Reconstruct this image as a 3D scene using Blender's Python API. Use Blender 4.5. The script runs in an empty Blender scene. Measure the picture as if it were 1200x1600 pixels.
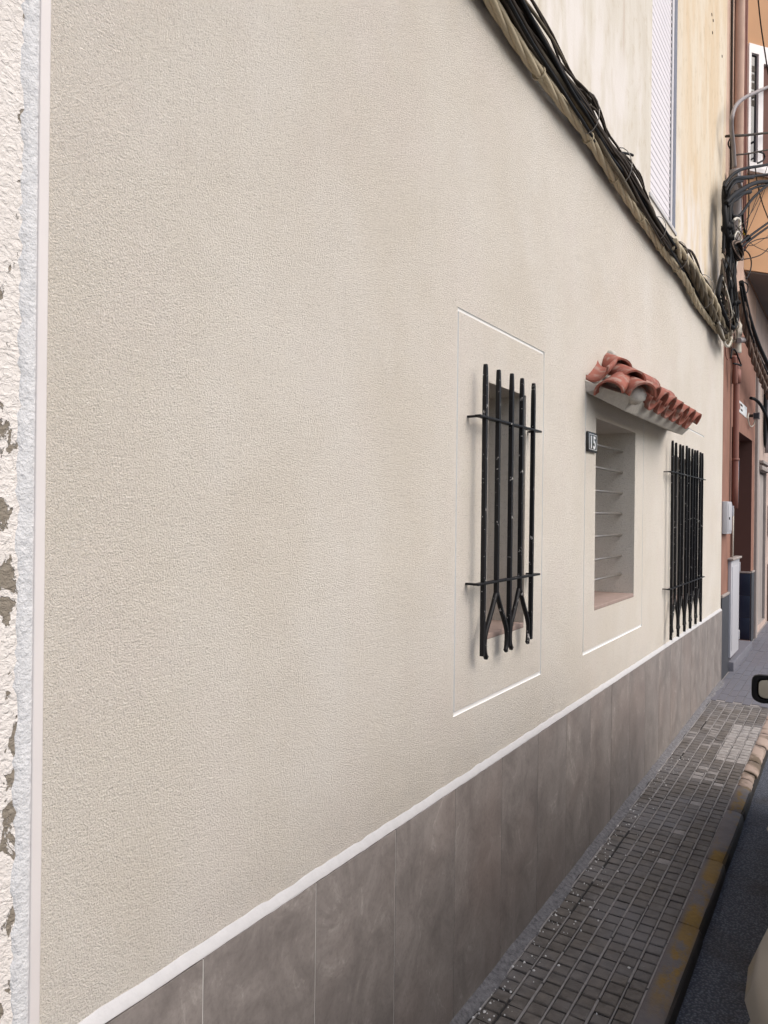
import bpy, bmesh, math, random
from mathutils import Vector, Matrix
rnd = random.Random(15)
R = math.radians
sc = bpy.context.scene
COL = sc.collection

# ------------------------------------------------------------------ camera
cd = bpy.data.cameras.new('camera')
cam = bpy.data.objects.new('camera', cd); COL.objects.link(cam)
cd.sensor_fit = 'VERTICAL'; cd.sensor_height = 36.0; cd.sensor_width = 27.0
cd.lens = 25.875; cd.clip_start = 0.05; cd.clip_end = 1500
th, roll = math.atan(745/1150.0), 0.0115
fw = Vector((-math.sin(th), math.cos(th), 0)); rt = Vector((math.cos(th), math.sin(th), 0)); up = Vector((0, 0, 1))
cr = rt*math.cos(roll) + up*math.sin(roll)
cu = up*math.cos(roll) - rt*math.sin(roll)
m3 = Matrix((cr, cu, -fw)).transposed()
cam.matrix_world = Matrix.Translation((1.0, 0.0, 1.48)) @ m3.to_4x4()
sc.camera = cam

# ------------------------------------------------------------------ sky, sun, exposure
SUN_EL, SUN_AZ = R(46), R(88)          # azimuth measured from +Y (up the street) towards +X (the road)
w = bpy.data.worlds.new('World'); sc.world = w; w.use_nodes = True
nt = w.node_tree; bg = nt.nodes['Background']
sk = nt.nodes.new('ShaderNodeTexSky'); sk.sky_type = 'NISHITA'; sk.sun_disc = False
sk.sun_elevation = SUN_EL; sk.sun_rotation = SUN_AZ; sk.dust_density = 3.0; sk.air_density = 1.0
nt.links.new(sk.outputs[0], bg.inputs[0]); bg.inputs[1].default_value = 0.11
sl = bpy.data.lights.new('sun', 'SUN'); sl.energy = 1.5; sl.angle = R(60); sl.color = (1.0, 0.94, 0.855)
so = bpy.data.objects.new('sun', sl); COL.objects.link(so)
sd = Vector((math.sin(SUN_AZ)*math.cos(SUN_EL), math.cos(SUN_AZ)*math.cos(SUN_EL), math.sin(SUN_EL)))
so.rotation_euler = sd.to_track_quat('Z', 'Y').to_euler(); so.location = (6, 4, 9)
sc.view_settings.view_transform = 'Standard'; sc.view_settings.look = 'None'
sc.view_settings.exposure = 0.63; sc.view_settings.gamma = 1.0
sc.view_settings.use_curve_mapping = False

# ------------------------------------------------------------------ materials
class NT:
    def __init__(s, name):
        s.m = bpy.data.materials.new(name); s.m.use_nodes = True
        s.t = s.m.node_tree; s.b = s.t.nodes['Principled BSDF']
        s.geo = s.t.nodes.new('ShaderNodeNewGeometry')
    def n(s, typ, **kw):
        x = s.t.nodes.new(typ)
        for k, v in kw.items(): setattr(x, k, v)
        return x
    def l(s, a, b): s.t.links.new(a, b)
    def pos(s): return s.geo.outputs['Position']
    def objpos(s): return s.n('ShaderNodeTexCoord').outputs['Object']
    def vec(s, src, scale=(1, 1, 1), off=(0, 0, 0)):
        x = s.n('ShaderNodeMapping'); s.l(src, x.inputs[0]); x.inputs[3].default_value = scale; x.inputs[1].default_value = off
        return x.outputs[0]
    def noise(s, src, scale, detail=3, rough=.55, dist=0.0):
        x = s.n('ShaderNodeTexNoise'); s.l(src, x.inputs['Vector']); x.inputs['Scale'].default_value = scale
        x.inputs['Detail'].default_value = detail; x.inputs['Roughness'].default_value = rough; x.inputs['Distortion'].default_value = dist
        return x.outputs['Fac']
    def voro(s, src, scale, feature='F1'):
        x = s.n('ShaderNodeTexVoronoi'); x.feature = feature; s.l(src, x.inputs['Vector']); x.inputs['Scale'].default_value = scale
        return x.outputs['Distance']
    def ramp(s, src, stops):
        x = s.n('ShaderNodeValToRGB'); s.l(src, x.inputs[0]); e = x.color_ramp.elements
        while len(e) < len(stops): e.new(0.5)
        for i, (p, c) in enumerate(stops):
            e[i].position = p; e[i].color = (c, c, c, 1) if isinstance(c, (int, float)) else (*c, 1)
        return x.outputs[0]
    def mix(s, fac, a, b, mode='MIX'):
        x = s.n('ShaderNodeMix', data_type='RGBA', blend_type=mode)
        for sock, v in ((x.inputs[0], fac), (x.inputs[6], a), (x.inputs[7], b)):
            if hasattr(v, 'is_linked'): s.l(v, sock)
            elif isinstance(v, (int, float)): sock.default_value = v if sock == x.inputs[0] else (v, v, v, 1)
            else: sock.default_value = (*v, 1)
        return x.outputs[2]
    def math(s, op, a, b=0.0, clamp=False):
        x = s.n('ShaderNodeMath', operation=op); x.use_clamp = clamp
        for i, v in enumerate((a, b)):
            if hasattr(v, 'is_linked'): s.l(v, x.inputs[i])
            else: x.inputs[i].default_value = v
        return x.outputs[0]
    def axis(s, k):
        x = s.n('ShaderNodeSeparateXYZ'); s.l(s.pos(), x.inputs[0]); return x.outputs[k]
    def band(s, k, lo, hi, soft):
        a = s.axis(k)
        up_ = s.n('ShaderNodeMapRange'); up_.interpolation_type = 'SMOOTHSTEP'; s.l(a, up_.inputs[0]); up_.inputs[1].default_value = lo-soft; up_.inputs[2].default_value = lo+soft
        dn = s.n('ShaderNodeMapRange'); dn.interpolation_type = 'SMOOTHSTEP'; s.l(a, dn.inputs[0]); dn.inputs[1].default_value = hi-soft; dn.inputs[2].default_value = hi+soft
        dn.inputs[3].default_value = 1; dn.inputs[4].default_value = 0
        return s.math('MULTIPLY', up_.outputs[0], dn.outputs[0])
    def rand(s): return s.n('ShaderNodeObjectInfo').outputs['Random']
    def bump(s, h, strength=.5, dist=.003, prev=None):
        x = s.n('ShaderNodeBump'); s.l(h, x.inputs['Height']); x.inputs['Strength'].default_value = strength; x.inputs['Distance'].default_value = dist
        if prev: s.l(prev, x.inputs['Normal'])
        s.l(x.outputs[0], s.b.inputs['Normal']); return x.outputs[0]
    def done(s, col=None, rough=.8, spec=.3, metal=0):
        if col is not None:
            if hasattr(col, 'is_linked'): s.l(col, s.b.inputs['Base Color'])
            else: s.b.inputs['Base Color'].default_value = (*col, 1)
        if hasattr(rough, 'is_linked'): s.l(rough, s.b.inputs['Roughness'])
        else: s.b.inputs['Roughness'].default_value = rough
        s.b.inputs['Specular IOR Level'].default_value = spec; s.b.inputs['Metallic'].default_value = metal
        return s.m

def simple(name, col, rough=.7, var=.25, scale=30, spec=.3, metal=0, bump=0.0, bscale=150):
    k = NT(name); p = k.pos()
    d = tuple(c*(1-var) for c in col); e = tuple(min(1, c*(1+var*.5)) for c in col)
    c = k.mix(k.noise(p, scale, 4), d, e)
    if bump: k.bump(k.noise(p, bscale, 3), bump, .003)
    return k.done(c, rough, spec, metal)

def m_stucco():
    k = NT('sand stucco'); p = k.pos()
    big = k.noise(p, 1.6, 4, .6); mid = k.noise(k.vec(p, (1, 1, .7)), 3.4, 4)
    c = k.mix(k.ramp(big, [(.35, 0), (.65, 1)]), (.715, .655, .570), (.765, .712, .635))
    c = k.mix(k.math('MULTIPLY', k.ramp(mid, [(.45, 0), (.72, 1)]), .5), c, (.800, .758, .700))
    pinkish = k.noise(p, 2.3, 4, .6); c = k.mix(k.math('MULTIPLY', k.ramp(pinkish, [(.5, 0), (.7, 1)]), .4), c, (.745, .668, .612))
    runs = k.noise(k.vec(p, (7, 7, .5)), 2.0, 4, .6); c = k.mix(k.math('MULTIPLY', k.ramp(runs, [(.52, 0), (.7, 1)]), .08), c, (.60, .545, .47))
    grime = k.math('MULTIPLY', k.band(2, .3, .76, .07), k.ramp(k.noise(k.vec(p, (1, 1, 2)), 9, 4), [(.4, 0), (.7, 1)])); c = k.mix(k.math('MULTIPLY', grime, .3), c, (.58, .55, .50))
    g1 = k.noise(p, 290, 4, .70, .1); g2 = k.noise(p, 105, 2, .5, 0)
    hh = k.math('ADD', k.math('MULTIPLY', g1, .75), k.math('MULTIPLY', g2, .25))
    pit = k.ramp(hh, [(.375, 1), (.445, 0)]); peak = k.ramp(hh, [(.54, 0), (.62, 1)])
    c = k.mix(k.math('MULTIPLY', pit, .55), c, (.33, .295, .255))  # shade inside the pits is put into the colour
    c = k.mix(k.math('MULTIPLY', peak, .5), c, (.82, .78, .73))
    trowel = k.bump(k.noise(k.vec(p, (1, 1, 1.4)), 7, 3), .35, .012)
    k.bump(k.ramp(hh, [(.36, 0), (.62, 1)]), .85, .0031, trowel)
    return k.done(c, .92, .12)

def m_white_trim():
    k = NT('white plaster trim'); p = k.pos()
    c = k.mix(k.noise(p, 40, 4), (.47, .465, .47), (.58, .57, .575))
    k.bump(k.noise(p, 160, 3), .3, .0025)
    return k.done(c, .8, .2)

def m_flaky():
    k = NT('flaking white roughcast'); p = k.pos()
    n = k.noise(k.vec(p, (1, 1.5, .9)), 15, 6, .66, .6); low = k.band(2, -1, 1.75, .25)
    mask = k.ramp(k.math('ADD', n, k.math('MULTIPLY', low, .062)), [(.622, 0), (.633, 1)])
    g = k.noise(k.vec(p, (1, 1, 1.25)), 95, 3, .6, .5)
    c = k.mix(k.noise(p, 9, 3), (.64, .60, .565), (.75, .71, .68))
    c = k.mix(mask, c, k.mix(k.noise(p, 120, 3), (.17, .145, .115), (.30, .265, .22)))
    h = k.math('SUBTRACT', k.math('MULTIPLY', g, 1.0), k.math('MULTIPLY', mask, .9))
    k.bump(h, .9, .0065)
    return k.done(c, .9, .15)

def m_mortar(name='grey mortar', a=(.52, .525, .54), b=(.68, .68, .69)):
    k = NT(name); p = k.pos()
    c = k.mix(k.ramp(k.noise(p, 60, 5, .7), [(.3, 0), (.65, 1)]), a, b); k.bump(k.noise(p, 170, 4), .8, .005)
    return k.done(c, .9, .15)

def m_upper():
    k = NT('weathered cream plaster'); p = k.pos()
    st = k.noise(k.vec(p, (3, 3, .7)), 1.3, 5, .65, .6)
    fine = k.noise(k.vec(p, (1, 1, .55)), 16, 6, .7, .4)
    far = k.band(1, 4.85, 30, .3)
    base = k.mix(far, (.58, .53, .45), (.66, .53, .37))
    c = k.mix(k.ramp(st, [(.38, 0), (.66, 1)]), base, k.mix(far, (.68, .64, .575), (.72, .65, .54)))
    c = k.mix(k.math('MULTIPLY', k.ramp(fine, [(.52, 0), (.74, 1)]), .5), c, (.42, .33, .20))
    wp = k.math('MULTIPLY', k.band(2, 3.1, 3.75, .25), k.ramp(k.noise(k.vec(p, (2, 2, .7)), 2.2, 3), [(.45, 0), (.58, 1)]))
    c = k.mix(k.math('MULTIPLY', wp, .75), c, (.74, .70, .67))
    # rust runs
    for y0, z0, z1 in ((3.66, 3.75, 4.6), (5.72, 3.0, 3.6)):
        r = k.math('MULTIPLY', k.band(1, y0-.006, y0+.008, .02), k.band(2, z0, z1, .12))
        r = k.math('MULTIPLY', r, k.ramp(k.noise(k.vec(p, (1, 1, .15)), 40, 3), [(.35, .25), (.6, 1)]))
        c = k.mix(k.math('MULTIPLY', r, .6), c, (.36, .19, .11))
    k.bump(k.noise(p, 90, 4), .35, .004)
    return k.done(c, .85, .2)

def m_plinth():
    k = NT('grey stoneware tile'); p = k.pos()
    sh = k.n('ShaderNodeVectorMath', operation='ADD'); cmb = k.n('ShaderNodeCombineXYZ')
    rr = k.rand()
    k.l(k.math('MULTIPLY', rr, 40), cmb.inputs[0]); k.l(k.math('MULTIPLY', rr, 7), cmb.inputs[2])
    k.l(p, sh.inputs[0]); k.l(cmb.outputs[0], sh.inputs[1]); q = sh.outputs[0]
    cl = k.noise(k.vec(q, (1, 1, .85)), 8, 8, .74, .5); st = k.noise(k.vec(q, (9, 9, .8)), 4, 4)
    c = k.mix(k.ramp(cl, [(.3, 0), (.7, 1)]), (.145, .128, .120), (.300, .268, .250))
    c = k.mix(k.math('MULTIPLY', k.ramp(st, [(.5, 0), (.75, 1)]), .12), c, (.30, .27, .25))
    v = k.noise(k.vec(q, (1, 1, .7)), 2.6, 5, .55, 1.6)
    vein = k.ramp(v, [(.488, 0), (.5, 1), (.512, 0)])
    c = k.mix(k.math('MULTIPLY', k.math('MULTIPLY', vein, k.ramp(cl, [(.48, 0), (.62, 1)])), .5), c, (.43, .40, .37))
    warm = k.noise(q, 1.6, 2); c = k.mix(k.math('MULTIPLY', k.ramp(warm, [(.5, 0), (.75, 1)]), .35), c, (.25, .185, .16))
    c = k.mix(k.math('MULTIPLY', k.math('SUBTRACT', rr, .3), .22), c, (.27, .245, .23))
    c = k.mix(k.math('MULTIPLY', k.ramp(k.noise(q, 95, 4, .7), [(.5, 0), (.7, 1)]), .3), c, (.11, .095, .088))
    k.bump(k.noise(q, 60, 4), .12, .002)
    return k.done(c, k.ramp(cl, [(.3, .5), (.7, .65)]), .3)

def m_terracotta():
    k = NT('red clay roof tile'); p = k.pos()
    c = k.mix(k.noise(p, 14, 4), (.24, .076, .055), (.38, .130, .092))
    c = k.mix(k.math('MULTIPLY', k.ramp(k.noise(p, 26, 4), [(.50, 0), (.66, 1)]), .7), c, (.37, .30, .26))
    c = k.mix(k.math('MULTIPLY', k.rand(), .35), c, (.22, .085, .06))
    k.bump(k.noise(p, 120, 3), .3, .003)
    return k.done(c, .75, .3)

def m_iron():
    k = NT('black painted iron'); p = k.pos()
    chip = k.ramp(k.noise(p, 60, 4, .65), [(.645, 0), (.67, 1)])
    c = k.mix(k.noise(p, 25, 3), (.005, .005, .006), (.012, .011, .012))
    c = k.mix(k.math('MULTIPLY', chip, .8), c, (.50, .48, .46))
    k.bump(k.noise(p, 45, 3), .35, .004)
    return k.done(c, .5, .28)

def m_pad():
    k = NT('worn concrete paver'); p = k.pos(); rr = k.rand()
    n = k.noise(p, 28, 5, .65); big = k.noise(p, 2.1, 4, .6)
    c = k.mix(k.ramp(n, [(.3, 0), (.75, 1)]), (.066, .058, .051), (.200, .178, .160))
    c = k.mix(k.math('MULTIPLY', k.ramp(big, [(.46, 0), (.64, 1)]), .55), c, (.200, .198, .212))
    c = k.mix(k.math('MULTIPLY', rr, .3), c, (.19, .165, .14))
    at = k.n('ShaderNodeAttribute'); at.attribute_name = 'lime'
    c = k.mix(k.math('MULTIPLY', at.outputs['Fac'], k.ramp(n, [(.33, .5), (.55, 1)])), c, (.40, .375, .36))
    spk = k.ramp(k.noise(p, 110, 2), [(.69, 0), (.74, 1)])
    c = k.mix(k.math('MULTIPLY', spk, .4), c, (.34, .33, .31))
    k.bump(k.noise(p, 130, 4, .6), .5, .004)
    return k.done(c, k.ramp(n, [(.3, .5), (.7, .78)]), .35)

def m_asphalt():
    k = NT('asphalt'); p = k.pos()
    v = k.voro(p, 120); n = k.noise(p, 3, 3)
    c = k.mix(k.ramp(v, [(.1, 0), (.6, 1)]), (.17, .185, .225), (.065, .072, .09))
    oil = k.ramp(n, [(.5, 0), (.62, 1)]); c = k.mix(k.math('MULTIPLY', oil, .5), c, (.055, .047, .042))
    chip = k.ramp(k.noise(p, 140, 2), [(.66, 0), (.70, 1)]); c = k.mix(k.math('MULTIPLY', chip, .5), c, (.20, .21, .23))
    k.bump(v, .7, .006)
    return k.done(c, .8, .3)

def m_kerb():
    k = NT('concrete kerb with worn yellow paint'); p = k.pos()
    n = k.noise(p, 16, 5, .65)
    c = k.mix(n, (.105, .096, .098), (.22, .20, .198))
    y = k.math('MULTIPLY', k.ramp(k.noise(k.vec(p, (1, .55, 1)), 7, 5, .7), [(.43, 0), (.52, 1)]), k.math('MULTIPLY', k.band(0, .470, .530, .014), k.band(1, 2.35, 4.4, .15)))
    c = k.mix(k.math('MULTIPLY', y, .82), c, k.mix(k.noise(p, 60, 3), (.20, .12, .025), (.34, .21, .04)))
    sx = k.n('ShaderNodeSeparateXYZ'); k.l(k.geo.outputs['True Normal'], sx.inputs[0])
    c = k.mix(k.ramp(sx.outputs[0], [(.55, 0), (.85, .92)]), c, (.018, .017, .017))  # shade beside the car, painted into the kerb's road-side face
    k.bump(k.noise(p, 120, 4), .5, .004)
    return k.done(c, .75, .3)

def m_kerbstone():
    k = NT('pinkish kerb stone'); p = k.pos()
    n = k.noise(p, 7, 4); c = k.mix(k.ramp(n, [(.42, 0), (.55, 1)]), (.15, .115, .085), (.36, .28, .235))
    k.bump(k.noise(p, 110, 3), .4, .004)
    return k.done(c, .8, .25)

def m_slab():
    k = NT('blue grey paving slab'); p = k.pos()
    c = k.mix(k.noise(p, 12, 5, .65), (.115, .118, .140), (.185, .185, .21))
    c = k.mix(k.math('MULTIPLY', k.rand(), .4), c, (.15, .135, .15))
    k.bump(k.noise(p, 90, 3), .3, .003)
    return k.done(c, .7, .3)

M = {}
M['groove'] = simple('white groove paint', (.80, .79, .78), .7, .05, 30); M['stucco'] = m_stucco(); M['trim'] = m_white_trim(); M['flaky'] = m_flaky()
M['mortar'] = m_mortar(); M['fillet'] = m_mortar('bluish cement fillet', (.085, .082, .086), (.22, .215, .225))
M['hoodmortar'] = m_mortar('cement bedding', (.44, .41, .37), (.54, .51, .46))
M['upper'] = m_upper(); M['plinth'] = m_plinth(); M['clay'] = m_terracotta(); M['iron'] = m_iron()
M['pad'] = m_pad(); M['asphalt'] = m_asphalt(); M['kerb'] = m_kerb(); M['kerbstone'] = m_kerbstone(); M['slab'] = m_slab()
M['joint'] = simple('cement joint', (.31, .29, .28), .9, .45, 35, bump=.4)
M['padbase'] = simple('dirty joint bed', (.045, .042, .040), .9, .4, 30)
M['grout'] = simple('pale tile grout', (.52, .50, .48), .9, .3, 30)
M['bead'] = simple('white pvc corner bead', (.70, .66, .65), .55, .06, 12)
M['steel'] = simple('brushed steel rod', (.42, .38, .34), .35, .35, 40, .5, .8)
M['sillclay'] = simple('clay sill tile', (.36, .27, .235), .7, .3, 20)
M['plaqueblack'] = simple('black enamel', (.012, .011, .012), .25, .2, 20, .5)
M['plaquewhite'] = simple('white enamel', (.80, .80, .80), .3, .04, 20, .5)
M['white'] = simple('white lacquer', (.47, .47, .50), .45, .06, 8)
M['shutter'] = simple('white roller shutter', (.78, .74, .76), .5, .05, 8)
M['reveal'] = simple('grey painted reveal', (.40, .42, .48), .7, .12, 14)
M['rubber'] = simple('black cable sheath', (.008, .008, .009), .62, .3, 20, .2)
M['cablebrown'] = simple('dusty dark cable', (.062, .049, .039), .75, .5, 14, .15)
M['cableolive'] = simple('grey olive cable', (.150, .125, .090), .75, .4, 14, .15)
M['cablecream'] = simple('cream cable', (.50, .42, .29), .6, .25, 12)
M['rope'] = simple('dusty brown cable', (.22, .155, .12), .7, .4, 25)
M['tie'] = simple('galvanised tie wire', (.33, .31, .29), .5, .3, 30, .5, .4)
M['conduit'] = simple('grey conduit', (.30, .27, .27), .5, .2, 14)
M['creampipe'] = simple('cream plastic pipe', (.62, .58, .50), .5, .15, 14)
M['terralow'] = simple('terracotta wall paint', (.29, .150, .110), .85, .38, 5, bump=.25, bscale=60)
M['terrain'] = simple('shaded terracotta paint', (.10, .052, .043), .85, .15, 5)  # wall terracotta with the doorway's inner shade darkened into the colour
M['salmon'] = simple('salmon wall paint', (.60, .42, .33), .85, .28, 5, bump=.2, bscale=60)
M['orange'] = simple('orange wall paint', (.58, .33, .18), .8, .14, 3, bump=.2, bscale=60)
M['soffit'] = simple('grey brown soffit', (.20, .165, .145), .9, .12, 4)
M['slate'] = simple('dark slate dado', (.055, .058, .068), .5, .3, 12)
M['navy'] = simple('navy tile', (.012, .018, .040), .3, .3, 8, .5)
M['cap'] = simple('stone cap', (.34, .30, .28), .8, .2, 20)
M['pinkwall'] = simple('pale pink plaster', (.50, .39, .34), .85, .4, 4, bump=.3, bscale=40)
M['plank'] = simple('grey painted plank', (.36, .32, .30), .7, .3, 12)
M['browndado'] = simple('brown dado', (.17, .125, .10), .8, .2, 8)
M['pipe'] = simple('terracotta drainpipe', (.25, .11, .085), .55, .2, 12)
M['pvc'] = simple('white window frame', (.80, .77, .77), .4, .03, 8, .5)
k = NT('window glass'); M['glass'] = k.done((.015, .015, .018), .04, .8)
M['curtain'] = simple('reddish blind', (.16, .075, .06), .8, .2, 30)
M['slatgrey'] = simple('dim blind slat', (.10, .085, .07), .7, .2, 20)
k = NT('car paint'); k.b.inputs['Coat Weight'].default_value = .7; k.b.inputs['Coat Roughness'].default_value = .05
M['paint'] = k.done(k.mix(k.noise(k.pos(), 900, 2), (.28, .26, .22), (.36, .335, .29)), .4, .5, .35)
M['tyre'] = simple('tyre rubber', (.018, .018, .018), .8, .2, 40)
M['mirror'] = NT('mirror glass').done((.85, .87, .88), .02, .5, 1.0)
M['blackplastic'] = simple('black plastic', (.007, .007, .008), .45, .2, 30, .3)
M['chrome'] = NT('alloy').done((.6, .6, .6), .25, .5, 1.0)
M['carglass'] = NT('car glass').done((.01, .012, .013), .03, .8)
M['lampred'] = simple('red lamp', (.35, .01, .01), .2, .1, 20, .6)
M['lampwhite'] = simple('clear lamp', (.62, .62, .60), .1, .1, 20, .6)
M['paintwhite'] = simple('white paint drops', (.66, .65, .64), .6, .1, 60)
M['yellowtape'] = simple('yellow tape', (.60, .42, .05), .6, .15, 30)

# ------------------------------------------------------------------ mesh helpers
class MB:
    def __init__(s): s.v = []; s.f = []; s.mi = []; s.sm = []
    def face(s, idx, mi=0, sm=False): s.f.append(idx); s.mi.append(mi); s.sm.append(sm)
    def quad(s, a, b, c, d, mi=0):
        n = len(s.v); s.v += [tuple(a), tuple(b), tuple(c), tuple(d)]; s.face((n, n+1, n+2, n+3), mi)
    def box(s, lo, hi, mi=0, bev=0.0):
        x0, y0, z0 = lo; x1, y1, z1 = hi; n = len(s.v)
        if bev <= 0:
            s.v += [(x0, y0, z0), (x1, y0, z0), (x1, y1, z0), (x0, y1, z0), (x0, y0, z1), (x1, y0, z1), (x1, y1, z1), (x0, y1, z1)]
            for q in ((0, 3, 2, 1), (4, 5, 6, 7), (0, 1, 5, 4), (1, 2, 6, 5), (2, 3, 7, 6), (3, 0, 4, 7)): s.face(tuple(n+i for i in q), mi)
        else:
            bm = bmesh.new(); bmesh.ops.create_cube(bm, size=1)
            bmesh.ops.scale(bm, vec=(x1-x0, y1-y0, z1-z0), verts=bm.verts); bmesh.ops.translate(bm, vec=((x0+x1)/2, (y0+y1)/2, (z0+z1)/2), verts=bm.verts)
            bmesh.ops.bevel(bm, geom=bm.edges[:], offset=bev, segments=2, affect='EDGES', profile=.6)
            s.addbm(bm, mi, True)
    def addbm(s, bm, mi=0, sm=False):
        n = len(s.v); bm.verts.index_update(); s.v += [tuple(q.co) for q in bm.verts]
        for f in bm.faces: s.face(tuple(n+q.index for q in f.verts), mi, sm)
        bm.free()
    def hull(s, pts, mi=0):
        bm = bmesh.new()
        for p in pts: bm.verts.new(p)
        r = bmesh.ops.convex_hull(bm, input=bm.verts[:])
        bmesh.ops.delete(bm, geom=[q for q in bm.verts if not q.link_faces], context='VERTS')
        bmesh.ops.recalc_face_normals(bm, faces=bm.faces[:]); s.addbm(bm, mi)
    def prism(s, poly, z0, z1, mi=0):   # poly in xy, counter-clockwise
        n = len(s.v); m = len(poly); s.v += [(p[0], p[1], z0) for p in poly] + [(p[0], p[1], z1) for p in poly]
        s.face(tuple(n+i for i in reversed(range(m))), mi); s.face(tuple(n+m+i for i in range(m)), mi)
        for i in range(m): j = (i+1) % m; s.face((n+i, n+j, n+m+j, n+m+i), mi)
    def tube(s, pts, r, sides=6, mi=0, cap=True, flat=1.0):
        pts = [Vector(p) for p in pts]; m = len(pts); n0 = len(s.v)
        rr = r if isinstance(r, (list, tuple)) else [r]*m
        t0 = (pts[1]-pts[0]).normalized(); nrm = t0.orthogonal().normalized()
        for i, p in enumerate(pts):
            t = (pts[min(i+1, m-1)]-pts[max(i-1, 0)])
            if t.length < 1e-9: t = t0
            t.normalize(); nrm = (nrm - t*nrm.dot(t))
            if nrm.length < 1e-6: nrm = t.orthogonal()
            nrm.normalize(); b = t.cross(nrm)
            for q in range(sides):
                a = 2*math.pi*q/sides
                s.v.append(tuple(p + (nrm*math.cos(a) + b*math.sin(a)*flat)*rr[i]))
        for i in range(m-1):
            for q in range(sides):
                a = n0+i*sides+q; b_ = n0+i*sides+(q+1) % sides
                s.face((a, b_, b_+sides, a+sides), mi, True)
        if cap:
            s.face(tuple(n0+q for q in reversed(range(sides))), mi); s.face(tuple(n0+(m-1)*sides+q for q in range(sides)), mi)
    def mesh(s, name, mats):
        me = bpy.data.meshes.new(name); me.from_pydata(s.v, [], s.f)
        for m in (mats if isinstance(mats, (list, tuple)) else [mats]): me.materials.append(m)
        me.polygons.foreach_set('material_index', s.mi); me.polygons.foreach_set('use_smooth', s.sm); me.update()
        return me
    def build(s, name, mats, parent=None):
        return link(name, s.mesh(name, mats), parent)

def link(name, me, parent=None, loc=None, rot=None):
    o = bpy.data.objects.new(name, me); COL.objects.link(o)
    if parent:
        o.parent = parent
        pw = Vector((0, 0, 0)); q = parent
        while q: pw += q.location; q = q.parent
        if loc is None: o.location = -pw     # meshes are written in world coordinates
        else: o.location = Vector(loc)-pw
    elif loc is not None: o.location = loc
    if rot: o.rotation_euler = rot
    return o
def tag(o, label=None, cat=None, group=None, kind=None):
    if label: o['label'] = label
    if cat: o['category'] = cat
    if group: o['group'] = group
    if kind: o['kind'] = kind
    return o
def thing(name, label, cat, loc=(0, 0, 0), group=None):
    o = bpy.data.objects.new(name, None); COL.objects.link(o); o.location = loc; o.empty_display_size = .2
    return tag(o, label, cat, group)
def smooth(pts, n=6):
    P = [Vector(p) for p in pts]
    if len(P) < 3:
        return [P[0].lerp(P[1], i/n) for i in range(n+1)]
    out = []
    for i in range(len(P)-1):
        p0 = P[max(i-1, 0)]; p1 = P[i]; p2 = P[i+1]; p3 = P[min(i+2, len(P)-1)]
        for j in range(n):
            t = j/n
            out.append(.5*((2*p1)+(p2-p0)*t+(2*p0-5*p1+4*p2-p3)*t*t+(-p0+3*p1-3*p2+p3)*t*t*t))
    out.append(P[-1]); return out
def interp(tab, y):
    if y <= tab[0][0]: return tab[0][1]
    for (a, b), (c, d) in zip(tab, tab[1:]):
        if y <= c: return b+(d-b)*(y-a)/(c-a)
    return tab[-1][1]
SL = .018
def gz(y): return -.05+SL*y          # the street climbs gently away from the camera

def relief(name, mats, y0, y1, z0, z1, zones, parent, back=-.3):
    """wall sheet facing +X; zones = (ya, yb, za, zb, depth, material index), later zones win"""
    ys = sorted({y0, y1, *[q for z in zones for q in z[:2]]}); zs = sorted({z0, z1, *[q for z in zones for q in z[2:4]]})
    def cell(yc, zc):
        d, m = 0.0, 0
        for a, b, c, e, dd, mi in zones:
            if a < yc < b and c < zc < e: d, m = dd, mi
        return d, m
    mb = MB(); G = {}
    for i in range(len(ys)-1):
        for j in range(len(zs)-1): G[i, j] = cell((ys[i]+ys[i+1])/2, (zs[j]+zs[j+1])/2)
    for (i, j), (d, m) in G.items():
        a, b, c, e = ys[i], ys[i+1], zs[j], zs[j+1]
        mb.quad((d, a, c), (d, b, c), (d, b, e), (d, a, e), m)
        if (i+1, j) in G and G[i+1, j][0] != d:
            d2, m2 = G[i+1, j]; mm = m if d < d2 else m2
            q = [(d, b, c), (d2, b, c), (d2, b, e), (d, b, e)]
            mb.quad(*(q if d2 < d else q[::-1]), mm)
        if (i, j+1) in G and G[i, j+1][0] != d:
            d2, m2 = G[i, j+1]; mm = m if d < d2 else m2
            q = [(d, a, e), (d, b, e), (d2, b, e), (d2, a, e)]
            mb.quad(*(q if d2 < d else q[::-1]), mm)
    for q in (((back, y0, z0), (back, y0, z1), (back, y1, z1), (back, y1, z0)), ((0, y0, z1), (0, y1, z1), (back, y1, z1), (back, y0, z1)),
              ((back, y0, z0), (0, y0, z0), (0, y0, z1), (back, y0, z1)), ((0, y1, z0), (back, y1, z0), (back, y1, z1), (0, y1, z1))): mb.quad(*q)
    return mb.build(name, mats, parent)
def groove(ya, yb, za, zb, w=.0115, d=-.0045, mi=1):
    return [(ya, yb, zb-w, zb, d, mi), (ya, yb, za, za+w*1.2, d, mi), (ya, ya+w*.7, za, zb, d, mi), (yb-w*.7, yb, za, zb, d, mi)]

# ------------------------------------------------------------------ street
road = MB(); ys_ = [-120, -20, -4, 0, 4, 8, 14, 30, 200]
for a, b in zip(ys_, ys_[1:]): road.quad((-150, a, gz(a)-.055), (200, a, gz(a)-.055), (200, b, gz(b)-.055), (-150, b, gz(b)-.055))
tag(road.build('road', M['asphalt']), kind='structure')

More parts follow.
